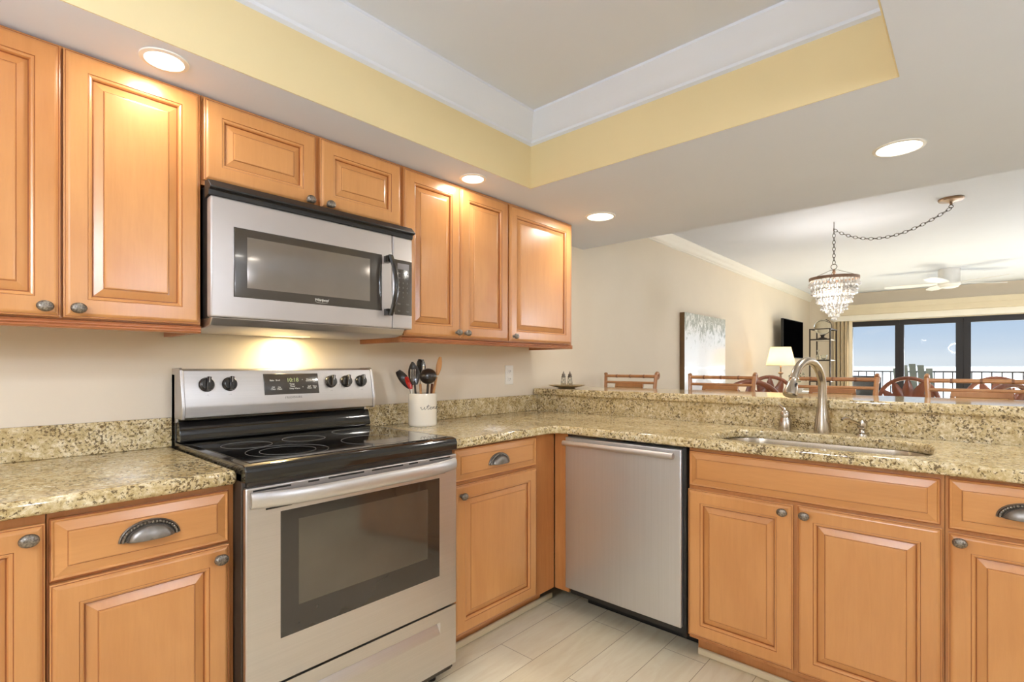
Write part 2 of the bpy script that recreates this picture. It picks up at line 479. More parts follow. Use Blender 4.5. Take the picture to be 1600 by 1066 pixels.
# window wall with the wide opening for the sliding doors
WY0, WY1, WZ = -4.55, -.615, 1.945
fw = MB(); fw.box(XF, XF + .15, WY1, 0, -.1, 2.6); fw.box(XF, XF + .15, YR, WY0, -.1, 2.6); fw.box(XF, XF + .15, WY0, WY1, WZ, 2.6)
struct(fw.build('wall_far', 'wall'))
def window_unit(name, y0, y1, ml, mr):   # y0<y1 ; stile widths at the low-y and high-y sides
    fx0, fx1 = XF + .02, XF + .12
    w = MB(); w.box(fx0, fx1, y0, y1, 1.86, WZ - .002); w.box(fx0, fx1, y0, y1, .001, .10)
    w.box(fx0, fx1, y0, y0 + ml, .10, 1.86); w.box(fx0, fx1, y1 - mr, y1, .10, 1.86)
    f = struct(w.build(name, 'bronze', bevel=.004))
    g = MB().box(XF + .06, XF + .068, y0 + ml, y1 - mr, .10, 1.86).build('window_glass', 'pane', f)
    return f
window_unit('window_1', -1.26, WY1 - .003, .055, .012)
window_unit('window_2', -2.03, -1.262, .088, .057)
window_unit('window_3', -3.25, -2.032, .085, .082)
window_unit('window_4', WY0 + .003, -3.252, .06, .06)

# pony wall behind the peninsula
struct(MB().box(2.622, 2.80, -3.4, -.003, 0, 1.018).build('wall_peninsula', 'wall'))
# shoe molding
def shoe(x0, x1, y0, y1, name): return struct(MB().box(x0, x1, y0, y1, 0.001, .03).build(name, 'shoe', bevel=.006))
shoe(1.33, 2.105, -.526, -.511, 'trim_3')
shoe(2.095, 2.110, -2.70, -1.29, 'trim_4')
for nm, a in (('baseboard_left', (XB, XF, -.015, -.0005)),):
    struct(MB().box(a[0], a[1], a[2], a[3], 0.001, .12).build(nm, 'trim', bevel=.003))

# ================================================================= CABINETS
def rect_rings(w, hgt, prof, x=0, z=0):
    """prof: list of (inset, out, mat of the band that leads to this ring)"""
    mb = MB(); rings = []; mats = []
    for i, (ins, out, mt) in enumerate(prof):
        rings.append([(x + ins, -out, z + ins), (x + w - ins, -out, z + ins), (x + w - ins, -out, z + hgt - ins), (x + ins, -out, z + hgt - ins)])
        if i: mats.append(mt)
    b = len(mb.v)
    for r in rings: mb.v += r
    for i in range(len(rings) - 1):
        for k in range(4):
            k2 = (k + 1) % 4
            mb.face((b + 4 * i + k, b + 4 * i + k2, b + 4 * i + 4 + k2, b + 4 * i + 4 + k), mats[i])
    mb.face([b, b + 3, b + 2, b + 1], 0); L = b + 4 * (len(rings) - 1)
    mb.face([L, L + 1, L + 2, L + 3], 0)
    return mb
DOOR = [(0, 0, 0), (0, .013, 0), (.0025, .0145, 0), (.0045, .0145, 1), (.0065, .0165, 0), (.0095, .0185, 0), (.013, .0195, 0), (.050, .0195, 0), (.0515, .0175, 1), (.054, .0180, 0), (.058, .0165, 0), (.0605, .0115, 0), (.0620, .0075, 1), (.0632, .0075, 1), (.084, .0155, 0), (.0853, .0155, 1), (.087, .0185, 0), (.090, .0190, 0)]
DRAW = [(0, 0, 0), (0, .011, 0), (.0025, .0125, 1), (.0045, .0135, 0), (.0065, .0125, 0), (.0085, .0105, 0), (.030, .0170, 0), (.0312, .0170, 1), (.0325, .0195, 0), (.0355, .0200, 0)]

def knob(parent, x, y, z):
    k = MB()
    k.lathe([(.0085, 0), (.0075, .002), (.0055, .005), (.0055, .012), (.008, .015), (.0135, .0165), (.0158, .0195), (.0158, .022), (.0145, .0255), (.0105, .0285), (.005, .0300), (.0006, .0303)], n=28, axis='Y', sx=1.12, sy=.92)
    o = k.build('knob', 'pewter', parent, (x, y, z)); return o
def cup_pull(parent, x, y, z, w=.128, hh=.046):
    k = MB(); prof = [(1.0, 0), (1.0, .004), (.965, .006), (.95, .0035), (.945, .004), (.90, .0085), (.85, .0085), (.82, .005), (.80, .007), (.775, .0125), (.755, .0115), (.735, .0155), (.715, .015), (.69, .0185), (.55, .0235), (.35, .027), (.15, .0285), (.01, .029)]
    n = 28; rings = []
    for r, d in prof:
        rings.append([(w / 2 * r * math.cos(PI * j / n), -d, hh * r * math.sin(PI * j / n)) for j in range(n + 1)])
    k.loft(rings, 0, closed=False, cap0=False, cap1=False, mats=[1 if 3 < i < 8 else 0 for i in range(len(rings) - 1)])
    for j in range(22):   # beaded rope round the rim
        a = PI * (j + .5) / 22
        k.ball((w / 2 * .875 * math.cos(a), -.0085, hh * .875 * math.sin(a)), .0032, 6, 5, 1)
    return k.build('cup_pull', ['pewter_smooth', 'pewter'], parent, (x, y, z), angle=50, solid=.0012)

def door(parent, x, z, w, hgt, y, kn=None, name='door'):
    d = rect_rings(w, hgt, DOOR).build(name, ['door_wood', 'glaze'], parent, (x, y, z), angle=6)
    if kn: knob(d, kn[0] - x, -.0195, kn[1] - z)
    return d
def drawer(parent, x, z, w, hgt, y, pull=None, name='drawer'):
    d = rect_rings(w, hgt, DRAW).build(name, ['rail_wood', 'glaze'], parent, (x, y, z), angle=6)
    if pull: cup_pull(d, pull[0] - x, -.0195, pull[1] - z)
    return d
def light_rail(parent, x0, x1, left_ret=None, right_ret=False):
    prof = [(-.300, 1.329), (-.318, 1.329), (-.331, 1.327), (-.335, 1.3245), (-.331, 1.321), (-.331, 1.3195), (-.337, 1.3165), (-.331, 1.3135), (-.331, 1.312), (-.3355, 1.309), (-.330, 1.305), (-.300, 1.305)]
    b = MB().prism(prof, x0, x1, 'X')
    if left_ret is not None: b.box(left_ret, left_ret + .02, -.30, -.003, 1.305, 1.329)
    if right_ret: b.box(x1 - .02, x1, -.30, -.003, 1.305, 1.329)
    return b.build('light_rail', 'edge_wood', parent, angle=20)

YU = -.325
# wall cabinets (built where they hang on the left wall)
def wall_cabinet(x0, x1, z0, doors, label, rail=None):
    c = thing('wall_cabinet', label, 'wall cabinet', (x0, 0, 0), 0, 'maple wall cabinets')
    MB().box(0, x1 - x0, YU, -.002, z0, ZL - .001).build('carcass', 'frame_wood', c, bevel=.0012)
    for (a, b_, zb, zt, kn) in doors: door(c, a - x0, zb, b_ - a, zt - zb, YU - .0005, (kn[0] - x0, kn[1]))
    if rail:
        r = light_rail(c, 0, x1 - x0, *rail)
    return c
wall_cabinet(-.13, .538, 1.329, [(-.126, .2025, 1.333, 2.054, (.17, 1.3575)), (.2085, .534, 1.333, 2.054, (.237, 1.3575))],
             'two-door maple wall cabinet left of the microwave', (None, True))
wall_cabinet(.540, 1.300, 1.778, [(.545, .916, 1.793, 2.052, (.885, 1.806)), (.932, 1.292, 1.793, 2.052, (.962, 1.806))],
             'short two-door maple cabinet directly above the microwave')
wall_cabinet(1.302, 1.9695, 1.329, [(1.308, 1.629, 1.334, 2.050, (1.603, 1.359)), (1.6305, 1.9655, 1.334, 2.050, (1.66, 1.359))],
             'tall two-door maple wall cabinet right of the microwave', (0, False))
wall_cabinet(1.9705, 2.552, 1.329, [(1.976, 2.522, 1.334, 2.050, (2.003, 1.359))],
             'single-door maple wall cabinet at the end of the row', (None, True))

# base cabinets: local frame, front towards -Y
YB = -.600
def base_cabinet(name, x, y, rz, w, stile_l, stile_r, label, fronts, toe=True):
    c = thing(name, label, 'base cabinet', (x, y, 0), rz, 'maple base cabinets')
    b = MB()
    if 'sink' in label and 'two doors' in label:
        b.box(0, w, YB, YB + .02, .105, .8755); b.box(0, .016, YB + .02, -.003, .105, .8755); b.box(w - .016, w, YB + .02, -.003, .105, .8755)
        b.box(.016, w - .016, YB + .02, -.003, .105, .121); b.box(.016, w - .016, -.010, -.003, .121, .8755)
    else: b.box(0, w, YB, -.003, .105, .8755)
    b.build('carcass', 'frame_wood', c, bevel=.001)
    if toe: MB().box(0, w, YB + .09, -.003, .001, .1045).build('toe_kick', 'frame_wood', c)
    for f in fronts: f(c)
    return c
D = lambda a, b_, zb, zt, kn: (lambda c: door(c, a, zb, b_ - a, zt - zb, YB - .0005, kn))
R_ = lambda a, b_, zb, zt, pl: (lambda c: drawer(c, a, zb, b_ - a, zt - zb, YB - .0005, pl))
F_ = lambda a, b_, zb, zt: (lambda c: drawer(c, a, zb, b_ - a, zt - zb, YB - .0005, None, 'false_front'))
base_cabinet('base_cabinet', -.34, 0, 0, .488, 0, 0, 'full-height-door maple base cabinet at the left end of the left counter',
             [D(.012, .486, .125, .852, (.458, .826))])
base_cabinet('base_cabinet', .1495, 0, 0, .390, 0, 0, 'maple base cabinet with drawer and large cup pull left of the range',
             [R_(.004, .374, .717, .858, (.190, .775)), D(.004, .375, .125, .710, (.347, .679))])
base_cabinet('base_cabinet', 1.3305, 0, 0, .689, 0, 0, 'maple corner base cabinet between the range and the dishwasher',
             [R_(.020, .534, .735, .868, (.271, .782)), D(.022, .534, .120, .722, (.052, .681))])
# filler post of the corner, faces the room from the peninsula side
MB().box(2.0215, 2.10, -.688, -.6035, .105, .8755).build('corner_filler', 'frame_wood', None, bevel=.001)
o = bpy.data.objects['corner_filler']; tag(o, 'narrow maple filler strip between corner cabinet and dishwasher', 'cabinet filler')
PX = 2.6205     # back line of the peninsula cabinets
def pen(y, w, label, fronts): return base_cabinet('base_cabinet', PX, y, -PI / 2, w, 0, 0, label, fronts)
pen(-1.2885, .790, 'wide maple sink base cabinet with two doors and a false drawer front',
    [F_(.004, .781, .722, .862), D(.0, .380, .122, .708, (.351, .683)), D(.394, .785, .122, .712, (.420, .683))])
pen(-2.0795, .62, 'maple peninsula cabinet with drawer right of the sink cabinet',
    [R_(.008, .60, .716, .866, (.175, .775)), D(.008, .60, .122, .705, (.034, .685))])

# ================================================================= COUNTERS
def slab(outer, holes, z0, z1, name, mat, parent=None, bev=.014):
    bm = bmesh.new(); es = []
    for loop in [outer] + holes:
        vs = [bm.verts.new((x, y, z1)) for x, y in loop]
        for i in range(len(vs)): es.append(bm.edges.new((vs[i], vs[(i + 1) % len(vs)])))
    bmesh.ops.triangle_fill(bm, use_beauty=True, use_dissolve=False, edges=es)
    top = list(bm.faces)
    r = bmesh.ops.extrude_face_region(bm, geom=top)
    nv = [g for g in r['geom'] if isinstance(g, bmesh.types.BMVert)]
    for v in nv: v.co.z = z0
    bmesh.ops.recalc_face_normals(bm, faces=bm.faces)
    me = bpy.data.meshes.new(name); bm.to_mesh(me); bm.free()
    me.materials.append(MT[mat]); me.polygons.foreach_set('use_smooth', [True] * len(me.polygons)); me.set_sharp_from_angle(angle=math.radians(60))
    o = bpy.data.objects.new(name, me); COL.objects.link(o); o.parent = parent
    md = o.modifiers.new('bevel', 'BEVEL'); md.width = bev; md.segments = 4; md.limit_method = 'ANGLE'; md.angle_limit = math.radians(50)
    return o
def arc(cx, cy, r, a0, a1, n=8): return [(cx + r * math.cos(math.radians(a0 + (a1 - a0) * i / n)), cy + r * math.sin(math.radians(a0 + (a1 - a0) * i / n))) for i in range(n + 1)]
ZC = .914
L = thing('countertop', 'speckled tan granite countertop left of the range', 'countertop')
slab([(-.35, -.004), (-.35, -.642), (.527, -.642), (.538, -.634), (.538, -.004)], [], .8765, ZC, 'slab', 'granite', L)
MB().box(-.35, .538, -.024, -.003, ZC + .0005, 1.018).build('backsplash', 'granite', L, bevel=.002)
Rr = thing('countertop', 'L-shaped granite countertop from the range round to the sink', 'countertop')
XE = 1.981
hole = arc(2.17, -1.45, .12, 180, 90) + arc(2.33, -1.46, .13, 90, 0) + arc(2.33, -1.91, .13, 0, -90) + arc(2.17, -1.92, .12, -90, -180)
outer = [(1.3125, -.004), (1.3125, -.634), (1.324, -.642)] + arc(XE - .055, -.642 - .055, .055, 90, 0) + [(XE, -2.71), (2.594, -2.71), (2.594, -.004)]
slab(outer, [hole], .8765, ZC, 'slab', 'granite', Rr)
MB().box(1.3125, 2.5945, -.024, -.003, ZC + .0005, 1.016).build('backsplash', 'granite', Rr, bevel=.002)
MB().box(2.595, 2.6205, -2.71, -.0035, ZC - .03, 1.018).build('raised_backsplash', 'granite', Rr, bevel=.001)
o = slab([(2.565, -.006), (2.565, -2.76), (3.045, -2.76), (3.045, -.006)], [], 1.0185, 1.0575, 'raised_countertop', 'granite', None)
tag(o, 'raised granite bar top running along the peninsula above the sink', 'bar counter')

# ================================================================= SINK, FAUCET
sk = thing('kitchen_sink', 'undermounted stainless steel sink in the granite counter', 'sink', (2.25, -1.685, 0))
def sc_loop(s, z, off=0): return [((x - 2.25) * s[0], (y + 1.685) * s[1], z) for x, y in hole]
sb = MB()
rings = [sc_loop((1.09, 1.05), .8755), sc_loop((1.015, 1.01), .8755), sc_loop((1.005, 1.003), .860), sc_loop((.98, .985), .74), sc_loop((.93, .95), .705), sc_loop((.80, .88), .698), sc_loop((.2, .12), .694)]
sb.loft(rings, 0, True, False, True)
sb.build('bowl', 'nickel', sk, angle=50)
MB().lathe([(.045, .6955), (.043, .6995), (.030, .6975), (.004, .6965)], n=24).build('drain', 'chrome', sk)

fc = thing('faucet', 'brushed nickel gooseneck pull-down kitchen faucet behind the sink', 'faucet', (2.519, -1.662, ZC))
MB().lathe([(.0325, 0.0005), (.0325, .012), (.031, .03), (.0285, .055), (.024, .085), (.0205, .11), (.019, .13), (.0175, .155)], n=32).build('faucet_base', 'nickel', fc)
dirx = Vector((-.22, .062, 0)).normalized(); ra = .114; zc_ = 1.240 - .0165 - ra - ZC
pth = [(0, 0, .150), (0, 0, .17)]
for i in range(0, 19):
    a = PI * i / 18 * (.885)
    q = dirx * (ra - ra * math.cos(a)); pth.append((q.x, q.y, zc_ + ra * math.sin(a)))
MB().tube(pth, .0165, 20).build('gooseneck', 'nickel', fc)
e = Vector(pth[-1]); dv = (Vector(pth[-1]) - Vector(pth[-2])).normalized()
hd = MB(); P_ = [e - dv * .004 + dv * t for t in (0, .004, .008, .022, .042, .062, .074, .080)]
hd.tube(P_, [.0185, .0195, .0175, .0185, .0225, .0270, .0275, .0235], 22)
hd.build('spray_head', 'nickel', fc)
MB().box(-.004, .004, -.003, .003, -.010, .010).build('spray_button', 'black_matte', fc, tuple(e + dv * .034 + Vector((-.012, -.017, .006))), (.3, .3, 0), bevel=.002)

fh = thing('tap_valve', 'small bottle-shaped nickel faucet handle left of the gooseneck', 'tap valve', (2.533, -1.514, ZC))
MB().lathe([(.029, .0005), (.029, .010), (.0285, .026), (.025, .046), (.0200, .056), (.0200, .058), (.0212, .059), (.0216, .072), (.018, .083), (.010, .089), (.001, .091)], n=28).build('valve_body', 'nickel', fh)
MB().tube([(0, 0, .080), (.004, .006, .092), (.012, .020, .104), (.016, .028, .108)], [.009, .0085, .007, .006], 12).build('lever', 'nickel', fh)

sd = thing('soap_dispenser', 'small nickel soap pump with curved spout right of the faucet', 'soap dispenser', (2.548, -1.800, ZC))
MB().lathe([(.025, .0005), (.024, .006), (.014, .012), (.0115, .018), (.0115, .024), (.0175, .030), (.0195, .042), (.0175, .054), (.010, .060), (.0065, .064), (.001, .066)], n=24).build('pump_body', 'nickel', sd)
MB().tube([(0, 0, .047), (-.022, .012, .050), (-.045, .026, .060), (-.066, .038, .071), (-.085, .050, .074), (-.097, .056, .068)], [.0085, .0075, .0068, .0062, .006, .0055], 12).build('spout', 'nickel', sd)

# ================================================================= RANGE
rg = thing('range', 'stainless electric range with black ceramic cooktop', 'electric range', (.541, 0, 0))
RW = .764
b = MB(); b.box(0, .012, -.655, -.03, .045, .905); b.box(RW - .012, RW, -.655, -.03, .045, .905)
b.box(.012, RW - .012, -.66, -.03, .045, .90)
b.build('body', 'hull', rg, bevel=.002)
b = MB(); b.box(0, RW, -.045, -.005, .90, 1.175); b.build('back_panel', 'black_gloss', rg, bevel=.004)
# cooktop: black frame with rolled front
b = MB(); b.prism([(-.045, .906), (-.665, .880), (-.682, .884), (-.684, .912), (-.676, .926), (-.660, .930), (-.055, .930), (-.045, .934)], 0.0, RW, 'X')
ck = b.build('cooktop', 'black_gloss', rg, bevel=.003)
b = MB(); b.box(.024, RW - .024, -.648, -.078, .930, .9320); gl = b.build('cooktop_glass', 'black_glass', rg, bevel=.0008)
def ring_mesh(x, y, r, w=.0010):
    m_ = MB(); n = 64
    m_.loft([[(x + q * math.cos(2 * PI * k / n), y + q * math.sin(2 * PI * k / n), z) for k in range(n)] for q, z in ((r, .9321), (r, .9325), (r + w, .9325), (r + w, .9321))], 0, True, False, False)
    return m_
for (cx_, cy_, r_) in ((.147, -.300, .078), (.193, -.512, .122), (.193, -.512, .083), (.352, -.290, .074), (.520, -.505, .120), (.585, -.235, .080)):
    ring_mesh(cx_, cy_, r_).build('burner_ring', 'ring', gl)
# backguard
b = MB()
b.prism([(-.010, 1.190), (-.085, 1.192), (-.098, 1.186), (-.106, 1.150), (-.124, 1.062), (-.1235, 1.054), (-.119, 1.020), (-.045, 1.020), (-.045, 1.175), (-.010, 1.175)], .010, RW - .010, 'X')
bg = b.build('backguard', 'steel_light', rg, bevel=.002)
b = MB(); pr = [(-.008, 1.194), (-.086, 1.196), (-.101, 1.188), (-.110, 1.150), (-.1285, 1.062), (-.128, 1.050), (-.123, 1.016), (-.05, 1.016), (-.05, 1.0), (-.008, 1.0)]
b.prism(pr, 0, .010, 'X'); b.build('end_cap', 'steel_light', rg, bevel=.0015)
b = MB(); b.prism(pr, RW - .010, RW, 'X'); b.build('end_cap', 'steel_light', rg, bevel=.0015)
b = MB(); b.prism([(-.045, .934), (-.092, .934), (-.094, .942), (-.078, .998), (-.072, 1.004), (-.045, 1.006)], .004, RW - .004, 'X'); b.build('vent_panel', 'black_gloss', rg, bevel=.0015)
# face of the backguard is tilted: frame on its plane
fa = math.atan2(.124 - .106, 1.150 - 1.062)
def onface(x, z, out=0.):
    t = (1.150 - z) / .088; y = -.106 - .018 * t
    return (x, y - out, z)
FR = (PI / 2 - fa, 0, 0)
dp = rect_rings(.222, .084, [(0, 0, 0), (.001, .0025, 0), (.003, .003, 0)]).build('display_panel', 'charcoal', rg, onface(.279, 1.0895, -.0005), (-fa, 0, 0), bevel=.001)
def lab(s, x, z, sz, mat='panel_ink', par=dp):
    text(s, sz, mat, par, (x - .279, -.0034, z - 1.0895), (PI / 2, 0, 0), bold=.0002)
lab('10:18', .392, 1.146, .022, 'digits')
for s, x, z in (('Bake', .310, 1.146), ('Broil', .333, 1.146), ('Off', .313, 1.118), ('Clear', .313, 1.111), ('On', .337, 1.118), ('Clean', .337, 1.111), ('Temp', .388, 1.130), ('Timer', .390, 1.121), ('Keep Warm', .398, 1.112),
                ('^', .432, 1.146), ('v', .432, 1.118), ('Timer', .459, 1.148), ('On/Off', .459, 1.142), ('Oven', .482, 1.148), ('Light', .482, 1.142), ('Self', .459, 1.119), ('Clean', .459, 1.112), ('Time', .482, 1.119), ('Set', .482, 1.112)):
    lab(s, x, z, .0085)
p = onface(.392, 1.077, .0006); text('FRIGIDAIRE', .012, 'grey_ink', rg, p, FR, space=1.15)
for i, x in enumerate((.081, .157, .556, .628, .700)):
    k = MB(); k.lathe([(.026, 0), (.026, .004), (.0235, .007), (.0225, .014), (.021, .018), (.001, .0185)], n=28, axis='Y')
    k.box(-.0065, .0065, -.030, -.012, -.023, .025)
    kn = k.build('control_knob', 'knob_black', rg, onface(x, 1.135), (-fa, 0, 0), bevel=.0018)
    kn.rotation_euler = (-fa, [.12, .1, .16, .12, .1][i], 0)
    MB().box(-.0008, .0008, -.0306, -.0300, .004, .023).build('pointer', 'panel_ink', kn)
    t = text(['LF', 'LR', 'OVEN', 'RR', 'RF'][i] if False else '- +', .008, 'grey_ink', rg, onface(x, 1.098, .0006), FR)
text('SURFACE', .006, 'grey_ink', rg, onface(.119, 1.166, .0006 - .003), FR)
# oven door
YO = -.682
od = MB(); od.box(.001, RW - .003, YO, -.6605, .303, .868)
odo = od.build('oven_door', 'steel', rg, bevel=.004)
wb_ = rect_rings(.582, .362, [(0, 0, 0), (.001, .0012, 0), (.004, .0018, 0), (.049, .0018, 0)])
ob = rect_rings(.582, .362, [(0, 0, 0), (.0006, .0012, 0), (.003, .0016, 0)]).build('window_border', 'oven_border', odo, (.095, YO, .427))
rect_rings(.474, .250, [(0, 0, 0), (.001, .0004, 0), (.002, .0006, 0)]).build('oven_window', 'oven_glass', ob, (.052, -.0016, .080))
# handle: broad bowed bar blending into the door corners
hp = []
for i in range(25):
    t = i / 24; x = .012 + t * (RW - .026); d = .040 * (1 - abs(2 * t - 1) ** 4.0) + .004
    hp.append((x, YO - d, .834))
hb = MB(); rings = []
for i, p in enumerate(hp):
    rings.append([(p[0], p[1] + .011 * math.cos(2 * PI * j / 16), p[2] + .023 * math.sin(2 * PI * j / 16)) for j in range(16)])
hb.loft(rings).build('door_handle', 'steel_light', odo, angle=50)
for (a, c, z, d_) in ((.020, .125, .8585, .005), (.176, .211, .8595, .005), (.240, .363, .860, .005), (.392, .515, .860, .005), (.540, .578, .860, .005), (.630, .728, .860, .005), (.054, .128, .803, .005), (.181, .219, .803, .004), (.540, .578, .803, .004), (.632, .704, .805, .005)):
    MB().box(a, c, YO - .0006, YO + .001, z - d_ / 2, z + d_ / 2).build('vent_slot', 'black_matte', odo)
# storage drawer with a long scooped grip
dr = MB(); z0, z1, zg0, zg1, xa, xb_ = .072, .295, .208, .252, .080, .684
dr.box(.001, RW - .003, YO + .004, -.6605, z0, zg0); dr.box(.001, RW - .003, YO + .004, -.6605, zg1, z1)
dr.box(.001, xa, YO + .004, -.6605, zg0, zg1); dr.box(xb_, RW - .003, YO + .004, -.6605, zg0, zg1)
dro = dr.build('storage_drawer', 'steel', rg)
dg_ = MB(); dg_.loft([[(xa, YO + .0035, zg0), (xb_, YO + .0035, zg0), (xb_, YO + .0035, zg1), (xa, YO + .0035, zg1)], [(xa + .004, YO + .006, zg0 + .014), (xb_ - .004, YO + .006, zg0 + .014), (xb_ - .004, YO + .018, zg1 - .006), (xa + .004, YO + .018, zg1 - .006)]], 0, True, False, True)
dg_.build('finger_grip', 'steel_light', dro)
for x, y in ((.06, -.60), (RW - .06, -.60), (.06, -.10), (RW - .06, -.10)):
    MB().lathe([(.018, .001), (.018, .012), (.009, .016), (.009, .046)], (x, y, 0), 14).build('foot', 'black_matte', rg)

# ================================================================= MICROWAVE
mw = thing('microwave', 'silver over-the-range microwave with smoked window and black handle', 'microwave', (.541, 0, 0))
MW = .758
MB().box(.004, MW - .004, -.375, -.004, 1.352, 1.770).build('case', 'black_matte', mw, bevel=.003)
b = MB(); b.prism([(-.375, 1.7775), (-.375, 1.722), (-.411, 1.7285), (-.413, 1.744), (-.428, 1.7465), (-.430, 1.751), (-.404, 1.7765)], -.006, MW + .002, 'X'); vg = b.build('top_vent', 'black_matte', mw, bevel=.002)
for i in range(3): MB().box(.01, MW - .01, -.4262, -.4245, 1.7395 + .0045 * i - .001, 1.7395 + .0045 * i).build('vent_louver', 'black_gloss', vg)
XS = .661
b = MB(); b.box(0, XS - .001, -.410, -.3755, 1.354, 1.728); md_ = b.build('microwave_door', 'mw_silver', mw, bevel=.006, seg=3)
b = MB(); b.box(XS + .001, MW, -.410, -.3755, 1.354, 1.728); cp = b.build('control_panel', 'mw_silver', mw, bevel=.006, seg=3)
wf = rect_rings(.545, .221, [(0, 0, 0), (.001, .0008, 0), (.004, .0012, 0)]).build('window_frame', 'mw_frame', md_, (.066, -.4105, 1.421))
rect_rings(.450, .163, [(0, 0, 0), (.001, .0003, 0), (.002, .0005, 0)]).build('window_screen', 'mw_glass', wf, (.040, -.0012, .032))
text('Whirlpool', .0125, 'panel_ink', wf, (.292, -.0014, .0165), (PI / 2, 0, 0), 'logo', shear=.35, bold=.0002)
sw = MB(); sw.tube([(.268 + .048 * t, -.0016, .0095 - .003 * math.sin(PI * t)) for t in [i / 12 for i in range(13)]], .0004, 6)
sw.build('logo_swirl', 'panel_ink', wf)
# dark sliver beside the window and the bowed handle
MB().loft([[(.6045 + .004 * math.sin(PI * i / 12), -.4118, 1.43 + .20 * i / 12) for i in range(13)], [(.6045 - .007 * math.sin(PI * i / 12), -.4118, 1.43 + .20 * i / 12) for i in range(13)]], 0, False, False, False).build('finger_recess', 'black_gloss', md_, solid=.0006)
hb = MB(); rings = []
for i in range(17):
    t = i / 16; x = .630 + .010 * math.sin(PI * t); y = -.440 - .024 * math.sin(PI * t); z = 1.640 - t * .240; hw_ = .0105 + .002 * math.sin(PI * t)
    rings.append([(x - hw_, y - .002, z), (x - hw_ * .5, y - .009, z), (x + hw_ * .5, y - .009, z), (x + hw_, y - .002, z), (x + hw_ * .6, y + .005, z), (x - hw_ * .6, y + .005, z)])
hb.loft(rings)
for z in (1.612, 1.402): hb.box(.620, .640, -.439, -.4105, z, z + .026)
hb.build('handle', 'knob_black', md_, angle=50)
rect_rings(.086, .224, [(0, 0, 0), (.001, .0008, 0), (.003, .0012, 0)]).build('keypad', 'charcoal', cp, (XS + .008, -.4105, 1.410))
kp = [o_ for o_ in cp.children if o_.name.startswith('keypad')][0]
MB().box(.014, .070, -.0022, -.0012, .186, .210).build('keypad_display', simple('lcd_window', (122, 116, 118), .2), kp)
def kt(s, x, z, sz=.0075): text(s, sz, 'grey_ink', kp, (x, -.0014, z), (PI / 2, 0, 0), 'key_label', bold=.0002)
for r_, row in enumerate((('Pop', 'Pot', 'Piz'), ('Bev', 'Din', 'Rht'), ('1', '2', '3'), ('4', '5', '6'), ('7', '8', '9'), ('', '0', ''))):
    for c_, s in enumerate(row):
        if s: kt(s, .022 + .020 * c_, .170 - .0195 * r_, .0095 if s.isdigit() else .007)
for s, x, z in (('Stop', .022, .045), ('Start', .064, .045), ('Fan', .022, .016), ('Light', .064, .016)): kt(s, x, z, .0075)
b = MB(); b.prism([(-.400, 1.3535), (-.382, 1.330), (-.34, 1.322), (-.02, 1.322), (-.02, 1.3515), (-.12, 1.3535)], .006, MW - .030, 'X'); hd_ = b.build('hood_underside', 'steel', mw, bevel=.003)
MB().box(.33, .46, -.12, -.05, 1.3205, 1.3225).build('hood_lamp', emis('hood_bulb', (255, 214, 140), 3), mw)
lamp_light('hood_light', 'AREA', (.395, -.075, 1.3195), P_HOOD, (1, .78, .42), .06, (math.radians(0), 0, 0), 'DISK', mw)

# ================================================================= DISHWASHER
dw = thing('dishwasher', 'stainless dishwasher with a straight bar handle in the peninsula', 'dishwasher', (PX, -.689, 0), -PI / 2)
DWW = .597
MB().box(.002, DWW - .002, -.590, -.01, .100, .874).build('tub', 'black_matte', dw)
b = MB(); b.box(.004, DWW - .018, -.6355, -.591, .142, .863); dd = b.build('dishwasher_door', 'steel_dark', dw, bevel=.004)
hb = MB(); hb.tube([(.020, -.674, .840), (.583 - .02, -.674, .840)], .0125, 16); 
hb.box(.035, .055, -.668, -.6355, .832, .848); hb.box(.530, .550, -.668, -.6355, .832, .848)
hb.build('bar_handle', 'steel_light', dd)
MB().box(.004, DWW - .004, -.612, -.5905, .8645, .874).build('top_strip', 'black_gloss', dw)
MB().box(DWW - .017, DWW - .003, -.618, -.5905, .105, .870).build('dark_gap_strip', 'black_matte', dw)  # black strip put in for the dark gap right of the door
MB().box(.004, DWW - .002, -.440, -.42, .002, .0995).build('kick_plate', 'toe', dw)
MB().box(.06, DWW - .018, -.560, -.4405, .085, .0995).build('kick_plate', 'toe', dw)

# ================================================================= COUNTER THINGS
ot = thing('wall_outlet', 'white double wall outlet on the cream wall above the backsplash', 'outlet', (2.342, -.0005, 1.147))
rect_rings(.074, .118, [(0, 0, 0), (0, .003, 0), (.003, .006, 0)]).build('cover_plate', 'white_plastic', ot, (-.037, 0, -.059))
for dz in (-.024, .024):
    f = rect_rings(.034, .030, [(0, 0, 0), (0, .0015, 0), (.002, .002, 0)]).build('receptacle', 'white_plastic', ot, (-.017, -.006, dz - .015))
    MB().box(.009, .0115, -.0024, -.0018, .010, .020).build('slot', 'black_matte', f); MB().box(.0225, .025, -.0024, -.0018, .010, .020).build('slot', 'black_matte', f)
    MB().box(.0155, .0185, -.0024, -.0018, .004, .007).build('slot', 'black_matte', f)

CX_, CY_ = 1.548, -.160
cr_ = thing('utensil_crock', 'cream ceramic crock lettered utensils beside the range', 'crock', (CX_, CY_, ZC))
CR = .0685
MB().lathe([(.0, .0005), (CR - .004, .0005), (CR - .001, .004), (CR, .010), (CR, .150), (CR - .001, .156), (CR - .004, .157), (CR - .006, .154), (CR - .006, .012), (.0, .010)], n=48, cap=False).build('crock_body', 'ceramic', cr_)
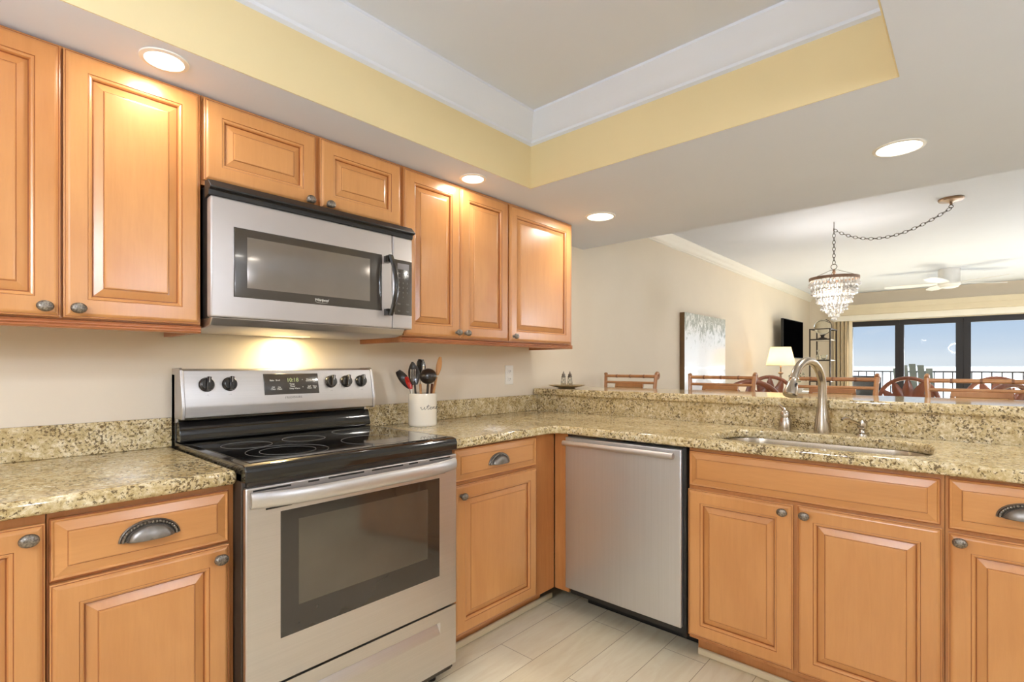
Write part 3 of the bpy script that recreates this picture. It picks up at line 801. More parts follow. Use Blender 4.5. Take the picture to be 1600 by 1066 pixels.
# handwritten word wrapped round the crock
W_ = {'u': [(0, .6), (.15, 1), (.2, .3), (.4, .02), (.65, .25), (.8, 1), (.8, .25), (.95, 0), (1.1, .3)],
      't': [(0, .3), (.3, 1.2), (.4, 1.9), (.35, .5), (.45, 0), (.7, .25)],
      'e': [(0, .3), (.4, .6), (.45, .95), (.2, .9), (.12, .4), (.35, 0), (.7, .25)],
      'n': [(0, .3), (.2, 1), (.25, 0), (.3, .6), (.55, .98), (.7, .8), (.72, .2), (.85, 0), (1.05, .3)],
      's': [(0, .3), (.35, 1.1), (.4, .6), (.5, .2), (.3, -.02), (.1, .1), (.4, .05), (.7, .3)],
      'i': [(0, .3), (.2, 1), (.22, .25), (.35, 0), (.55, .3)],
      'l': [(0, .3), (.4, 1.4), (.35, 2.1), (.2, 1.6), (.22, .3), (.4, 0), (.6, .3)]}
pos = 0; line = []; bars = []
for ch in 'utensils':
    for i, (a, c) in enumerate(W_[ch]): line.append((pos + a, c))
    if ch == 't': bars.append([(pos + .0, 1.25), (pos + .75, 1.4)])
    if ch == 'i': bars.append([(pos + .26, 1.35), (pos + .30, 1.42)])
    pos += W_[ch][-1][0] - .02
def smooth(pts, k=4):
    out = []
    for i in range(len(pts) - 1):
        p0, p1, p2, p3 = pts[max(i - 1, 0)], pts[i], pts[i + 1], pts[min(i + 2, len(pts) - 1)]
        for j in range(k):
            t = j / k
            out.append(tuple(.5 * ((2 * p1[d]) + (-p0[d] + p2[d]) * t + (2 * p0[d] - 5 * p1[d] + 4 * p2[d] - p3[d]) * t * t + (-p0[d] + 3 * p1[d] - 3 * p2[d] + p3[d]) * t ** 3) for d in range(2)))
    out.append(pts[-1]); return out
tw = .148 / pos
A0 = math.radians(-145 + 7)   # angle (about Z) where the word starts, seen right of centre
def wrap(a, c):
    an = A0 + (a * tw + c * .0012) / CR
    return ((CR + .0002) * math.cos(an), (CR + .0002) * math.sin(an), .082 + c * .0118)
wm = MB(); wm.tube([wrap(*q) for q in smooth(line)], .0009, 6)
for q in bars: wm.tube([wrap(*z) for z in q], .0008, 6)
wm.build('lettering', 'black_ink', cr_)

RV = Vector((.6705, -.742, 0)); FV = Vector((.742, .6705, 0))
def ut(off, back, z): return RV * off + FV * back + Vector((0, 0, z - ZC))
def utensil(name, label, base, head, hmat, hr=.005):
    t = thing(name, label, 'utensil', (CX_, CY_, ZC), 0, 'utensils in the crock')
    MB().tube([base, base.lerp(head, .5), head], hr, 10).build('handle', hmat, t)
    return t
def blade(t, name, mat, a, b_, w0, w1, w2, th=.003, slots=0, normal=None, wood_=False):
    """flat spoon or spatula head running from a to b_"""
    ax = (b_ - a).normalized(); sd_ = (RV - ax * RV.dot(ax)).normalized() if normal is None else normal; nn = ax.cross(sd_).normalized()
    n = 12; m_ = MB(); rings = []
    for i in range(n + 1):
        t_ = i / n; w = (w0 * (1 - t_) ** 2 + 2 * w1 * t_ * (1 - t_) * 1.6 + w2 * t_ ** 2)
        c = a.lerp(b_, t_) + nn * (.008 * math.sin(PI * t_))
        rings.append([tuple(c + sd_ * (w * math.cos(q)) + nn * (th * math.sin(q))) for q in [2 * PI * j / 12 for j in range(12)]])
    m_.loft(rings)
    return m_.build(name, mat, t, angle=60)
sp1 = utensil('black_spatula', 'black nylon spatula leaning left in the crock', ut(-.030, .005, .93), ut(-.060, -.005, 1.105), 'nylon')
blade(sp1, 'spatula_blade', 'nylon', ut(-.062, -.005, 1.095), ut(-.118, -.015, 1.178), .008, .022, .012)
sp2 = utensil('red_spatula', 'red and white silicone spatula at the left rim of the crock', ut(-.034, -.020, .93), ut(-.050, -.026, 1.092), 'white_plastic')
blade(sp2, 'spatula_blade', 'red_silicone', ut(-.050, -.026, 1.090), ut(-.074, -.034, 1.150), .006, .014, .006, .004)
sp3 = utensil('slotted_spoon', 'tall dark nylon slotted spoon in the crock', ut(-.014, -.040, .93), ut(-.032, -.040, 1.13), 'nylon')
hd3 = blade(sp3, 'spoon_bowl', 'nylon', ut(-.031, -.036, 1.112), ut(-.042, -.042, 1.222), .012, .030, .004, .004)
for k in (-1, 0, 1):
    q = ut(-.037 + .010 * k, -.050, 1.165); MB().tube([q - Vector((0, 0, .022)), q + Vector((0, 0, .022))], .0016, 6).build('slot', 'chrome', hd3)
sp4 = utensil('slotted_turner', 'steel slotted turner standing behind the dark spoon', ut(-.012, .030, .93), ut(-.016, .02, 1.15), 'chrome', .004)
tb_ = blade(sp4, 'turner_blade', 'chrome', ut(-.018, .018, 1.150), ut(-.010, .014, 1.235), .010, .022, .014, .0015)
for k in (-1, 0, 1):
    q = ut(-.014 + .009 * k, .006, 1.198); MB().tube([q - Vector((0, 0, .024)), q + Vector((0, 0, .024))], .0015, 6).build('slot', 'black_matte', tb_)
ld = utensil('ladle', 'black nylon ladle with round bowl facing out of the crock', ut(.018, -.034, .93), ut(.030, -.024, 1.13), 'nylon')
lb = MB(); c = ut(.031, -.030, 1.153)
rings = []
fdir = (-FV * .92 + Vector((0, 0, .15)) - RV * .15).normalized(); u_ = Vector((0, 0, 1)) - fdir * fdir.z; u_.normalize(); v_ = fdir.cross(u_)
for i in range(9):
    a = PI / 2 * (1 - i / 8.2)
    rings.append([tuple(c + fdir * (.034 * math.cos(a)) + (u_ * math.cos(q) + v_ * math.sin(q) * 1.12) * (.037 * math.sin(a))) for q in [2 * PI * j / 24 for j in range(24)]])
lb.loft(rings, 0, True, False, True); lb.build('ladle_bowl', 'nylon', ld, angle=60, solid=.002)
ws = utensil('wooden_spoon', 'pale wooden spoon leaning right in the crock', ut(.026, .004, .93), ut(.066, .004, 1.15), 'utensil_wood', .006)
blade(ws, 'spoon_bowl', 'utensil_wood', ut(.070, .005, 1.158), ut(.086, -.005, 1.246), .006, .013, .006, .006)
w2 = utensil('wooden_spatula', 'honey wooden spatula handle rising mid crock', ut(.0, -.008, .93), ut(-.010, -.008, 1.115), 'utensil_wood', .006)
w3 = utensil('whisk', 'wire whisk with dark wooden handle at the right of the crock', ut(.025, .038, .93), ut(.040, .040, 1.115), 'utensil_dark_wood', .0065)
w4 = utensil('carving_fork', 'slim steel fork handle between ladle and wooden spoon', ut(.016, .012, .93), ut(.026, .012, 1.12), 'chrome', .004)

pl = thing('shaker_plate', 'shallow tan stoneware plate on the bar top by the wall', 'plate', (2.722, -.165, 1.0578))
MB().lathe([(.001, .001), (.055, .001), (.060, .004), (.085, .009), (.118, .019), (.120, .021), (.116, .021), (.080, .012), (.050, .008), (.001, .008)], n=48, cap=False).build('plate_body', 'stone_plate', pl)
def shaker(off, lab_):
    p = Vector((2.722, -.165, 0)) + RV * off
    s = thing('pepper_shaker' if off > 0 else 'salt_shaker', lab_, 'shaker', (p.x, p.y, 1.0665), 0, 'shakers on the plate')
    m_ = MB(); m_.lathe([(.001, .0), (.017, .0005), (.0185, .004), (.017, .03), (.0135, .055), (.0125, .060)], n=16)
    m_.build('shaker_body', 'glass', s, angle=20)
    w = MB()
    for k in range(6):
        for sg in (1, -1):
            w.tube([(.0185 * (1 - .28 * t) * math.cos(k * PI / 3 + sg * t * 2.2), .0185 * (1 - .28 * t) * math.sin(k * PI / 3 + sg * t * 2.2), .004 + .054 * t) for t in [i / 8 for i in range(9)]], .0007, 5)
    w.build('lattice', 'pewter_smooth', s)
    MB().lathe([(.013, .060), (.0148, .063), (.0142, .068), (.010, .074), (.012, .078), (.009, .084), (.003, .090), (.0045, .094), (.002, .099), (.0005, .103)], n=16).build('cap', 'pewter', s)
shaker(-.020, 'left of the two silver-topped glass shakers on the tan plate')
shaker(.022, 'right of the two silver-topped glass shakers on the tan plate')

# ================================================================= DOWNLIGHTS
def can(x, y, label, z=ZL, power=P_CAN, r=.072):
    t = thing('downlight', label, 'ceiling light', (x, y, z), 0, 'recessed downlights')
    MB().lathe([(r + .014, -.0006), (r + .013, -.004), (r + .002, -.006), (r, -.003), (r, -.0008)], n=36, cap=False).build('trim_ring', 'trim', t)
    MB().lathe([(r - .0005, -.0012), (r - .006, -.0035), (.001, -.004)], n=36).build('lens', 'can_glow', t)
    lamp_light('downlight_lamp', 'AREA', (0, 0, -.0065), power, (1, .95, .87), r * 1.7, (0, 0, 0), 'DISK', t)
    return t
can(.410, -.456, 'recessed downlight above the left wall cabinet', r=.046)
can(1.617, -.440, 'recessed downlight above the tall two-door wall cabinet', r=.048)
can(2.518, -.552, 'recessed downlight above the bar near the end wall cabinet', power=3.2)
can(2.514, -1.925, 'recessed downlight above the sink, largest in view', power=7)
can(1.2, -2.75, 'unseen fill downlight added in the soffit behind the camera')  # added out of view to light the cabinet fronts from the camera side
can(-.6, -2.75, 'unseen fill downlight added in the soffit over the rear walkway')  # second added can, out of view, same fill purpose
def pendant(x, y, zc, ztop, power, label):  # added out of view to raise the room brightness; no such lamps known
    t = thing('fill_pendant', label, 'added fill light', (x, y, 0), 0, 'added fill pendants')
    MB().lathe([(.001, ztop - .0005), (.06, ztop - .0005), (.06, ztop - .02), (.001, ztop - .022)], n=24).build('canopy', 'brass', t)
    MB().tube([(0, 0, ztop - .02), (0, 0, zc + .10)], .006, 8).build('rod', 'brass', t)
    MB().lathe([(.015, zc + .115), (.06, zc + .10), (.13, zc + .04), (.155, zc - .03), (.12, zc - .09), (.05, zc - .12), (.001, zc - .125)], n=36).build('glass_bowl', 'fill_pendant_glow', t)
    lamp_light('fill_pendant_lamp', 'POINT', (0, 0, zc - .01), power, (.79, .870, 1.0), .16, parent=t, radius=.165)
MT['fill_pendant_glow'] = emis('fill_pendant_glow', (255, 250, 240), 3)
pendant(-.78, -1.72, 1.78, ZT, P_FILL, 'unseen fill pendant added in the raised kitchen tray')
pendant(1.1, -3.6, 1.80, ZL, P_FILL * .6, 'unseen fill pendant added over the rear of the kitchen')
pendant(6.6, -4.2, 1.90, ZH, 215, 'unseen fill pendant added over the right of the living room')
MT['bulb_glow'] = emis('bulb_glow', (255, 226, 176), 7)
MT['fan_glow'] = emis('fan_light_glow', (255, 248, 236), 5)

# ================================================================= BAR STOOLS
def make_stool():
    t = thing('bar_stool', 'x', 'bar stool')
    xb = .19; hw = .205
    MB().prism([(-.20, .72), (.17, .72), (.175, .735), (.17, .775), (-.19, .785), (-.205, .765)], -.20, .20, 'Y').build('x', 'seat_fabric', t, bevel=.012).name = 'seat'
    for sx_, sy_ in ((-1, 1), (-1, -1)):
        MB().tube([(sx_ * .18, sy_ * .18, .72), (sx_ * .20, sy_ * .195, .36), (sx_ * .215, sy_ * .205, .012)], .015, 10).build('leg', 'bamboo', t)
    for sy_ in (1, -1):
        p = MB(); top = [(xb + .02, sy_ * .19, .012), (xb, sy_ * .187, .45), (xb - .005, sy_ * .188, .78), (xb + .003, sy_ * .197, 1.0), (xb + .02, sy_ * hw, 1.142)]
        p.tube(top, .0125, 10); p.build('back_post', 'bamboo', t)
        s_ = MB(); c0 = Vector((xb + .036, sy_ * hw, 1.134))
        s_.tube([tuple(c0 + Vector((.019 * math.cos(a), 0, .019 * math.sin(a)))) for a in [PI * .85 - i * .5 for i in range(12)]], .0115, 9)
        if sy_ < 0: s_.build('scroll_finial', 'bamboo', t)
        else: MB().lathe([(.0125, 1.138), (.014, 1.142), (.013, 1.150), (.004, 1.154)], (xb + .02, sy_ * hw, 0), 12).build('post_cap', 'bamboo', t)
    MB().tube([(xb + .018, -hw, 1.128), (xb + .022, 0, 1.128), (xb + .018, hw, 1.128)], .0110, 10).build('top_rail', 'bamboo', t)
    MB().tube([(xb + .010, -.20, 1.082), (xb + .014, 0, 1.082), (xb + .010, .20, 1.082)], .0090, 10).build('middle_rail', 'bamboo', t)
    for y in (-.11, 0, .11): MB().tube([(xb + .02, y - .005, 1.128), (xb + .02, y + .005, 1.128)], .0128, 10).build('rail_binding', 'bamboo_node', t)
    f = MB(); f.box(xb - .004, xb + .014, -.112, .112, 1.050, 1.076); f.box(xb - .004, xb + .014, -.112, -.096, .80, 1.05); f.box(xb - .004, xb + .014, .096, .112, .80, 1.05); f.box(xb - .004, xb + .014, -.112, .112, .784, .80)
    f.build('back_frame', 'bamboo', t, bevel=.003)
    MB().box(xb - .001, xb + .010, -.095, .095, .801, 1.049).build('back_panel', 'seat_fabric', t, bevel=.003)
    MB().tube([(-.205, -.198, .30), (-.205, .198, .30)], .0115, 8).build('footrest', 'bamboo', t)
    for sy_ in (1, -1): MB().tube([(-.205, sy_ * .198, .30), (xb + .006, sy_ * .188, .30)], .0105, 8).build('stretcher', 'bamboo', t)
    return t
s0 = make_stool()
LS = ['rattan bar stool nearest the left wall, standing apart beyond the bar', 'rattan bar stool with tan back in front of the white canvas',
      'rattan bar stool seen behind the gooseneck faucet', 'rattan bar stool at the far right end of the bar']
YS = [-.275, -.93, -1.552, -2.171]
for i in range(4):
    o = s0 if i == 0 else tree_copy(s0)
    o.location = (3.15, YS[i], 0); o['label'] = LS[i]; o['group'] = 'rattan stools along the bar'
    if i == 3: o.scale = (1, -1, 1)

# ================================================================= DINING SET
def make_chair():
    t = thing('dining_chair', 'x', 'dining chair')
    MB().prism([(-.22, -.24), (.22, -.21), (.22, .21), (-.22, .24)], .42, .455, 'Z').build('seat_rail', 'cherry', t, bevel=.006)
    MB().prism([(-.215, -.232), (.205, -.20), (.205, .20), (-.215, .232)], .4555, .49, 'Z').build('seat', 'seat_fabric', t, bevel=.014)
    for sx_, sy_, r_ in ((-1, 1, .21), (-1, -1, .21), (1, 1, .19), (1, -1, .19)):
        MB().tube([(sx_ * .195, sy_ * r_, .42), (sx_ * .20, sy_ * r_, .2), (sx_ * .21, sy_ * (r_ + .005), .012)], [.024, .019, .015], 10).build('leg', 'cherry', t)
    xb = .215; R = .245; zc = .835
    a = MB(); pts = [(xb, -.20, .455), (xb + .01, -.235, .66)] + [(xb + .025 + .02 * math.sin(q), -R * math.cos(q), zc + R * math.sin(q)) for q in [PI * i / 22 for i in range(23)]] + [(xb + .01, .235, .66), (xb, .20, .455)]
    a.tube(pts, .023, 10, flat=.9); a.build('arched_back', 'cherry', t, angle=60)
    s_ = MB(); c = Vector((xb + .03, 0, .70))
    for k in range(9):       # carved palm fronds fanning up to the arch
        q = math.radians(12 + 19.5 * k); dl = Vector((0, math.cos(q), math.sin(q))); sd_ = Vector((0, -math.sin(q), math.cos(q)))
        tr = Vector((0, math.cos(q), math.sin(q)))
        # length until the arch
        bq = tr.z * (c.z - zc); ln = -bq + math.sqrt(max(0, bq * bq - ((c.z - zc) ** 2 - R * R))) - .005
        rings = []
        for i in range(9):
            u = i / 8; w = .010 + .052 * math.sin(PI * min(1, u * 1.02)) ** .8 * (.5 + .5 * u)
            cc = c + dl * (ln * u)
            rings.append([tuple(cc + sd_ * (w * math.cos(z)) + Vector((1, 0, 0)) * (.008 * math.sin(z))) for z in [2 * PI * j / 8 for j in range(8)]])
        s_.loft(rings)
    s_.box(xb + .018, xb + .040, -.235, .235, .655, .69); s_.ball(tuple(c), .04, 12, 8, 0, (.35, 1.2, 1))
    s_.build('carved_splat', 'cherry', t, angle=60)
    return t
d0 = make_chair()
CH = [((5.93, -.54, 0), 20, 'dark carved dining chair by the left wall under the lamp'), ((4.42, -.705, 0), 215, 'cherry carved dining chair behind the second bar stool'),
      ((6.22, -1.62, 0), -8, 'carved palm-back dining chair facing the bar at the table end'), ((4.85, -2.12, 0), -125, 'carved dining chair behind the rightmost bar stool'),
      ((6.85, -2.36, 0), 10, 'farther carved chair near the balcony doors at the right')]
for i, (lc, rz, lb_) in enumerate(CH):
    o = d0 if i == 0 else tree_copy(d0)
    o.location = lc; o.rotation_euler = (0, 0, math.radians(rz)); o['label'] = lb_; o['group'] = 'carved dining chairs'
tt = thing('dining_table', 'round dark wood dining table beneath the crystal chandelier', 'dining table', (5.25, -1.30, 0))
MB().lathe([(.001, .72), (.56, .72), (.585, .73), (.59, .745), (.58, .758), (.001, .758)], n=48).build('tabletop', 'cherry', tt)
MB().lathe([(.30, .012), (.30, .04), (.10, .08), (.06, .2), (.09, .35), (.055, .5), (.08, .66), (.20, .7195)], n=28).build('pedestal', 'cherry', tt)

# ================================================================= CHANDELIER
HX, HY = 5.019, -1.269
ch = thing('chandelier', 'tiered crystal chandelier hanging over the dining table on a swagged chain', 'chandelier', (HX, HY, 0))
def chain(path, parent, name='chain', link=.036, r=.0022):
    P = [Vector(p) for p in path]; seg = [0]
    for i in range(1, len(P)): seg.append(seg[-1] + (P[i] - P[i - 1]).length)
    n = max(2, round(seg[-1] / (link * .78))); m_ = MB()
    def at(s):
        for i in range(1, len(P)):
            if s <= seg[i] + 1e-9:
                t = (s - seg[i - 1]) / (seg[i] - seg[i - 1]); return P[i - 1].lerp(P[i], t), (P[i] - P[i - 1]).normalized()
        return P[-1], (P[-1] - P[-2]).normalized()
    for k in range(n):
        c, d = at((k + .5) / n * seg[-1])
        up = Vector((0, 0, 1)) if abs(d.z) < .8 else Vector((1, 0, 0))
        s1 = d.cross(up).normalized(); s2 = d.cross(s1)
        sd_ = s1 if k % 2 else s2
        m_.tube([tuple(c + d * (link / 2 * math.cos(q)) + sd_ * (.0105 * math.sin(q))) for q in [2 * PI * j / 12 for j in range(12)]], r, 6, closed=True)
    o = m_.build(name, 'iron', parent); return o
MB().tube([(0, 0, ZH - .001), (0, 0, 2.36)], .003, 8).build('swag_hook', 'iron', ch)
MB().tube([(.013 * math.cos(q), 0, 2.355 + .013 * math.sin(q)) for q in [2 * PI * j / 14 for j in range(14)]], .0025, 6, closed=True).build('hook_ring', 'iron', ch)
chain([(0, 0, 2.345), (0, 0, 2.062)], ch)
ex, ey = 4.893 - HX, -2.022 - HY
sw_ = [(ex * t, ey * t, 2.352 + (.0) * t - .135 * 4 * t * (1 - t) * (1 - .25 * (t - .5))) for t in [i / 20 for i in range(21)]]
chain(sw_, ch, 'swag_chain')
MB().lathe([(.001, ZH - .001), (.074, ZH - .001), (.076, ZH - .008), (.070, ZH - .017), (.030, ZH - .022), (.010, ZH - .030), (.008, ZH - .045), (.001, ZH - .046)], (ex, ey, 0), 32).build('canopy', 'brass', ch)
MB().tube([(ex, ey + .012 * math.cos(q), 2.362 + .012 * math.sin(q)) for q in [2 * PI * j / 14 for j in range(14)]], .0025, 6, closed=True).build('canopy_ring', 'iron', ch)
MB().tube([(0, .022 * math.cos(q), 2.040 + .022 * math.sin(q)) for q in [2 * PI * j / 18 for j in range(18)]], .0026, 6, closed=True).build('top_ring', 'iron', ch)
MB().lathe([(.004, 1.93), (.009, 1.935), (.009, 1.985), (.012, 1.99), (.010, 2.016), (.004, 2.018)], n=14).build('stem', 'umber_band', ch)
for k in range(3):
    q = 2 * PI * k / 3 + .4
    MB().tube([(.008 * math.cos(q), .008 * math.sin(q), 2.012), (.03 * math.cos(q), .03 * math.sin(q), 2.010), (.176 * math.cos(q), .176 * math.sin(q), 1.948)], .0018, 6).build('support_wire', 'iron', ch)
MB().lathe([(.178, 1.925), (.184, 1.925), (.184, 1.950), (.178, 1.950), (.178, 1.925)], n=48, cap=False).build('ring_band', 'umber_band', ch)
random.seed(3)
def drop(m_, c, s):
    m_.lathe([(.0008, 1.0 * s), (.10 * s, .82 * s), (.26 * s, .45 * s), (.30 * s, .22 * s), (.20 * s, .06 * s), (.001, 0)], c, 6)
tiers = [(.178, 1.872, .048, 36, 1), (.158, 1.836, .044, 32, 2), (.156, 1.800, .044, 32, 1), (.126, 1.766, .042, 27, 2), (.124, 1.732, .040, 27, 1), (.092, 1.702, .038, 20, 2), (.090, 1.672, .036, 20, 1), (.058, 1.646, .034, 13, 1), (.034, 1.616, .030, 8, 1), (.014, 1.590, .028, 5, 1)]
for i, (r_, z_, s_, n_, lay) in enumerate(tiers):
    m_ = MB()
    for L_ in range(lay):
        for k in range(n_):
            q = 2 * PI * (k + .5 * L_ + random.random() * .3) / n_; rr = r_ - .012 * L_
            drop(m_, (rr * math.cos(q), rr * math.sin(q), z_ - .012 * L_ + random.uniform(-.003, .003)), s_)
            m_.ball((rr * math.cos(q), rr * math.sin(q), z_ + s_ * 1.08 - .012 * L_), .0052, 6, 4)
    o = m_.build('crystal_tier', 'crystal', ch, angle=10); o['kind'] = 'stuff'
    MB().lathe([(r_ - .004, z_ + s_ + .006), (r_, z_ + s_ + .006), (r_, z_ + s_ + .009), (r_ - .004, z_ + s_ + .009), (r_ - .004, z_ + s_ + .006)], n=28, cap=False).build('tier_wire', 'iron', ch)
for k in range(3):
    q = 2 * PI * k / 3
    bx = MB(); bx.ball((.07 * math.cos(q), .07 * math.sin(q), 1.84), .017, 12, 8, 0, (1, 1, 1.4))
    bx.build('bulb', 'bulb_glow', ch)
lamp_light('chandelier_lamp', 'POINT', (0, 0, 1.80), P_CHAND, (1, .92, .82), .05, parent=ch, radius=.06)

# ================================================================= CEILING FAN
fn = thing('ceiling_fan', 'white flush-mount ceiling fan near the balcony doors', 'ceiling fan', (8.43, -1.915, 0))
MB().lathe([(.001, ZH - .001), (.108, ZH - .001), (.108, 2.27), (.112, 2.262), (.112, 2.222), (.100, 2.205), (.001, 2.204)], n=36).build('motor_housing', 'white_paint', fn)
MB().lathe([(.095, 2.2035), (.088, 2.190), (.05, 2.180), (.001, 2.178)], n=30).build('light_lens', 'white_paint', fn)
for k in range(5):
    q = 2 * PI * k / 5 + .35; M_ = Matrix.Rotation(q, 4, 'Z') @ Matrix.Translation((0, 0, 2.243)) @ Matrix.Rotation(math.radians(9), 4, 'X')
    b_ = MB(); rings = []
    for i in range(9):
        u = i / 8; x = .10 + .56 * u; w = .040 + .028 * math.sin(PI * min(1, u * .9)) * 1.0 if i < 8 else .035
        rings.append([tuple(M_ @ Vector(p)) for p in ((x, -w, -.003), (x, w, -.003), (x, w, .003), (x, -w, .003))])
    b_.loft(rings); b_.build('fan_blade', 'white_paint', fn, bevel=.001)

# ================================================================= LEFT WALL OF THE LIVING ROOM
pa = thing('wall_canvas', 'large pale abstract canvas leaning out from the left wall', 'painting', (4.83, -.0485, .55))
MB().box(0, 1.10, 0, .047, 0, 1.18).build('canvas_sides', 'canvas_edge', pa)
MB().box(0, 1.10, -.002, -.0002, 0, 1.18).build('painted_face', 'canvas', pa)
tv = thing('television', 'black flat television on a wall arm beyond the lamp', 'television', (7.95, -.13, 1.32), -.03)
MB().box(0, 1.0, -.012, .022, 0, .565).build('shell', 'tv_back', tv, bevel=.004)
MB().box(.010, .99, -.0135, -.0122, .012, .555).build('screen', 'tv', tv)
MB().box(.45, .60, .0225, .095, .20, .36).build('wall_arm', 'black_matte', tv)
co = thing('console_table', 'whitewashed console table against the left wall under the television', 'console table', (6.35, -.02, 0))
MB().box(0, 2.2, -.46, -.002, .80, .835).build('tabletop', 'white_wood', co, bevel=.004)
for x, y in ((.03, -.05), (2.11, -.05), (.03, -.43), (2.11, -.43)): MB().box(x, x + .06, y - .03, y + .03, .001, .7995).build('leg', 'white_wood', co, bevel=.003)
MB().box(.05, 2.15, -.44, -.04, .18, .205).build('shelf', 'white_wood', co)
tl_ = thing('table_lamp', 'lit table lamp with cream tapered shade in front of the television', 'table lamp', (6.87, -.385, .8355))
MB().lathe([(.001, .0005), (.085, .0005), (.085, .012), (.03, .02), (.016, .05), (.034, .10), (.038, .15), (.014, .22), (.011, .26), (.030, .275), (.030, .285), (.010, .295), (.008, .345), (.014, .355), (.006, .37), (.005, .40), (.001, .405)], n=24).build('lamp_base', 'brass', tl_)
MB().lathe([(.163, .375), (.112, .600)], n=40, cap=False).build('lamp_shade', 'shade', tl_)
MB().lathe([(.1645, .371), (.1645, .378), (.1625, .378), (.1625, .371), (.1645, .371)], n=40, cap=False).build('shade_trim', 'valance', tl_)
MB().ball((0, 0, .47), .028, 14, 10).build('bulb', 'bulb_glow', tl_)
lamp_light('table_lamp_light', 'POINT', (0, 0, .47), P_LAMP, (1, .74, .46), .03, parent=tl_, radius=.035)

et = thing('etagere', 'dark metal etagere shelf unit in the far left corner', 'shelf unit', (9.3, -.33, 0))
def post(x, y): MB().box(x - .009, x + .009, y - .009, y + .009, .001, 1.785).build('post', 'iron', et)
for x, y in ((0, .14), (0, -.14), (.5, .14), (.5, -.14)): post(x, y)
for z in (1.785, ):
    r_ = MB(); r_.box(-.009, .009, -.149, .149, z, z + .014); r_.box(.491, .509, -.149, .149, z, z + .014); r_.box(.009, .491, -.149, -.133, z, z + .014); r_.box(.009, .491, .133, .149, z, z + .014)
    r_.build('top_rail', 'iron', et)
for z in (1.625, 1.295, .96, .62, .25):
    s_ = MB().box(.0095, .4905, -.1305, .1305, z - .008, z + .006).build('shelf', 'white_wood', et)
    r_ = MB(); r_.box(-.0095, .0095, -.1295, .1295, z - .010, z + .010); r_.box(.4905, .5095, -.1295, .1295, z - .010, z + .010); r_.build('shelf_rail', 'iron', s_)
gb = thing('glass_globe', 'large clear glass globe on a dark stand atop the etagere', 'globe', (9.50, -.33, 1.6315))
MB().lathe([(.001, .0005), (.07, .0005), (.065, .02), (.025, .035), (.025, .06), (.045, .075), (.001, .078)], n=24).build('stand', 'iron', gb)
MB().ball((0, 0, .205), .122, 32, 20).build('globe_body', 'glass', gb)
MB().tube([(0, .127 * math.cos(q), .205 + .127 * math.sin(q)) for q in [math.radians(110 + i * 10) for i in range(17)]], .004, 8).build('meridian_arc', 'iron', gb)
for i, (y, hh, l_) in enumerate(((-.28, .17, 'taller clear glass decanter on the middle etagere shelf'), (-.36, .09, 'small clear glass bowl on the middle etagere shelf, nearer the blinds'))):
    g_ = thing('glass_decanter' if i == 0 else 'glass_bowl', l_, 'glassware', (9.45, y, 1.3015))
    pr_ = [(.001, .0005), (.035, .0005), (.040, .03), (.030, .07), (.012, .10), (.010, .13), (.020, .14), (.020, .16), (.001, .17)] if i == 0 else [(.001, .0005), (.025, .0005), (.04, .03), (.045, .08), (.042, .08), (.036, .03), (.001, .006)]
    MB().lathe(pr_, n=16).build('glass_body', 'glass', g_)
pn = thing('leafy_arrangement', 'dull green leafy arrangement in a low pot on the console', 'plant', (8.20, -.26, .8355))
MB().lathe([(.001, .0005), (.06, .0005), (.085, .05), (.09, .10), (.08, .10), (.001, .09)], n=20).build('pot', 'white_wood', pn)
lv = MB(); random.seed(5)
for i in range(60):
    q = random.uniform(0, 2 * PI); el = random.uniform(.2, 1.4); r_ = random.uniform(.08, .17)
    c = Vector((r_ * math.cos(q) * math.cos(el), r_ * math.sin(q) * math.cos(el), .12 + r_ * math.sin(el)))
    lv.ball(tuple(c), .022, 6, 4, 0, (1, .5, .35))
lv.build('foliage', 'leaf', pn)['kind'] = 'stuff'

# valance, head rail and stacked vertical blinds
v_ = thing('window_valance', 'tan upholstered valance box across the top of the balcony doors', 'valance', (10.02, 0, 0))
MB().box(0, .176, -4.9, -.36, 2.045, 2.21).build('valance_box', 'valance', v_, bevel=.004)
MB().box(-.008, -.0005, -4.9, -.36, 2.13, 2.212).build('upper_band', 'valance', v_, bevel=.003)
bl = thing('vertical_blinds', 'cream vertical blinds stacked left of the balcony doors', 'blinds', (10.08, 0, 0))
MB().box(0, .10, -4.6, -.37, 1.955, 2.043).build('head_rail', 'trim', bl)
for i in range(9):
    y = -.385 - i * .027
    s_ = MB(); s_.box(.0, .088, -.0014, .0014, .03, 1.953); s_.build('vane', 'blind', bl, (.006, y, 0), (0, 0, .42 if i % 2 else -.42))

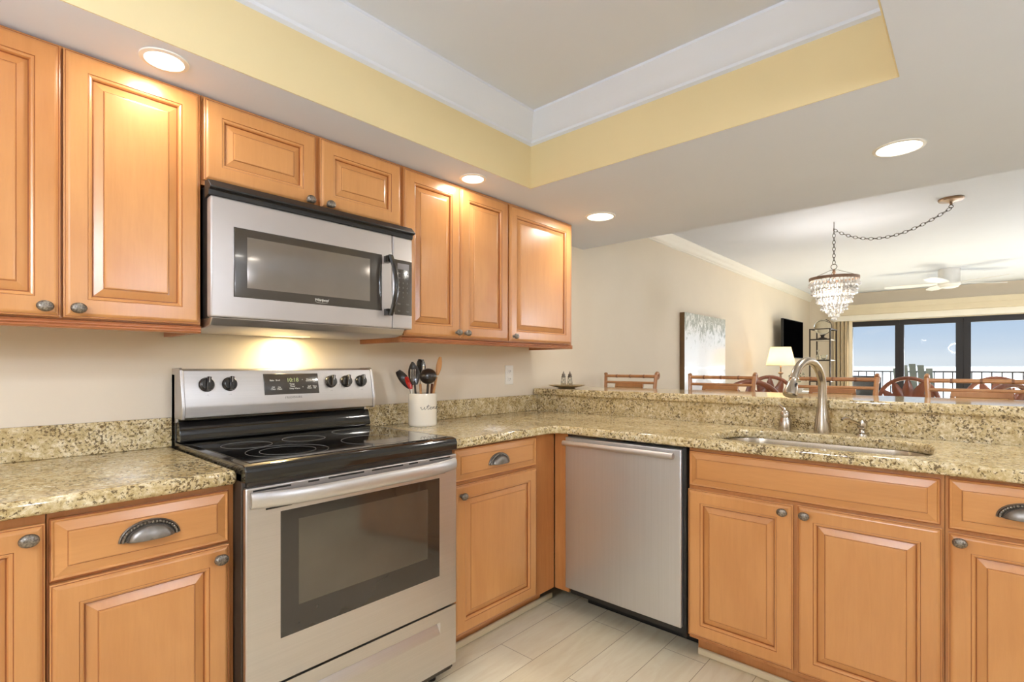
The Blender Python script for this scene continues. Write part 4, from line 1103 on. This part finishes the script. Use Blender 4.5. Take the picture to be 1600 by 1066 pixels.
# ================================================================= BALCONY AND SEA
struct(MB().box(XF + .16, 12.3, -6.5, 1.5, -.2, -.03).build('floor_balcony', 'deck'))
struct(MB().box(XF + .151, 12.5, -6.5, 1.5, 2.65, 2.9).build('ceiling_balcony', 'ceil'))
rl = thing('balcony_railing', 'grey metal balcony railing in front of the sea', 'railing', (12.1, 0, 0))
MB().box(-.03, .03, -6.2, 1.3, 1.085, 1.115).build('top_rail', 'railing', rl)
MB().box(-.015, .015, -6.2, 1.3, .05, .075).build('bottom_rail', 'railing', rl)
bal = MB().box(-.010, .010, -.010, .010, .0755, 1.0845)
b0 = bal.build('baluster', 'railing', rl, (0, -.2, 0))
for i in range(1, 30):
    c = b0.copy(); COL.objects.link(c); c.parent = rl; c.location = (0, -.2 - .128 * i, 0)
ad = thing('adirondack_chair', 'grey-green slatted adirondack chair on the balcony', 'patio chair', (11.15, -1.42, -.03), math.radians(20))
for k in range(5):
    y = (k - 2) * .106; hh = [1.19, 1.245, 1.265, 1.245, 1.19][k]
    M_ = Matrix.Translation((.02, y, .42)) @ Matrix.Rotation(math.radians((2 - k) * .9), 4, 'X') @ Matrix.Rotation(math.radians(14), 4, 'Y')
    MB().box(-.010, .010, -.048, .048, 0, hh - .42 + .03, mat=M_).build('back_slat', 'patio', ad, bevel=.004)
for k in range(5): MB().box(-.06 - .1 * k, .02 - .1 * k, -.26, .26, .405 + .012 * k, .422 + .012 * k).build('seat_slat', 'patio', ad)
for sy_ in (1, -1):
    MB().box(-.56, .16, sy_ * .33 - .06, sy_ * .33 + .06, .66, .685).build('armrest', 'patio', ad, bevel=.004)
    MB().box(-.50, -.41, sy_ * .30 - .012, sy_ * .30 + .012, .002, .6595).build('leg', 'patio', ad); MB().box(.02, .11, sy_ * .30 - .012, sy_ * .30 + .012, .002, .6595).build('leg', 'patio', ad)
lo = thing('patio_sofa', 'dark low patio sofa back outside the left door pane', 'patio sofa', (11.05, -.32, -.03))
MB().box(-.10, .08, -.62, .55, .30, 1.06).build('sofa_back', 'tv_back', lo, bevel=.03)
MB().box(-.62, -.101, -.62, .55, .10, .45).build('sofa_seat', 'tv_back', lo, bevel=.03)
for x, y in ((-.56, -.55), (-.56, .48), (0, -.55), (0, .48)): MB().box(x - .02, x + .02, y - .02, y + .02, .001, .2 if x < -.1 else .299).build('foot', 'bronze', lo)
se = MB().box(60, 40000, -30000, 30000, -31, -30); tag(se.build('sea', 'sea'), 'pale calm sea stretching to the horizon', 'sea', kind='structure')
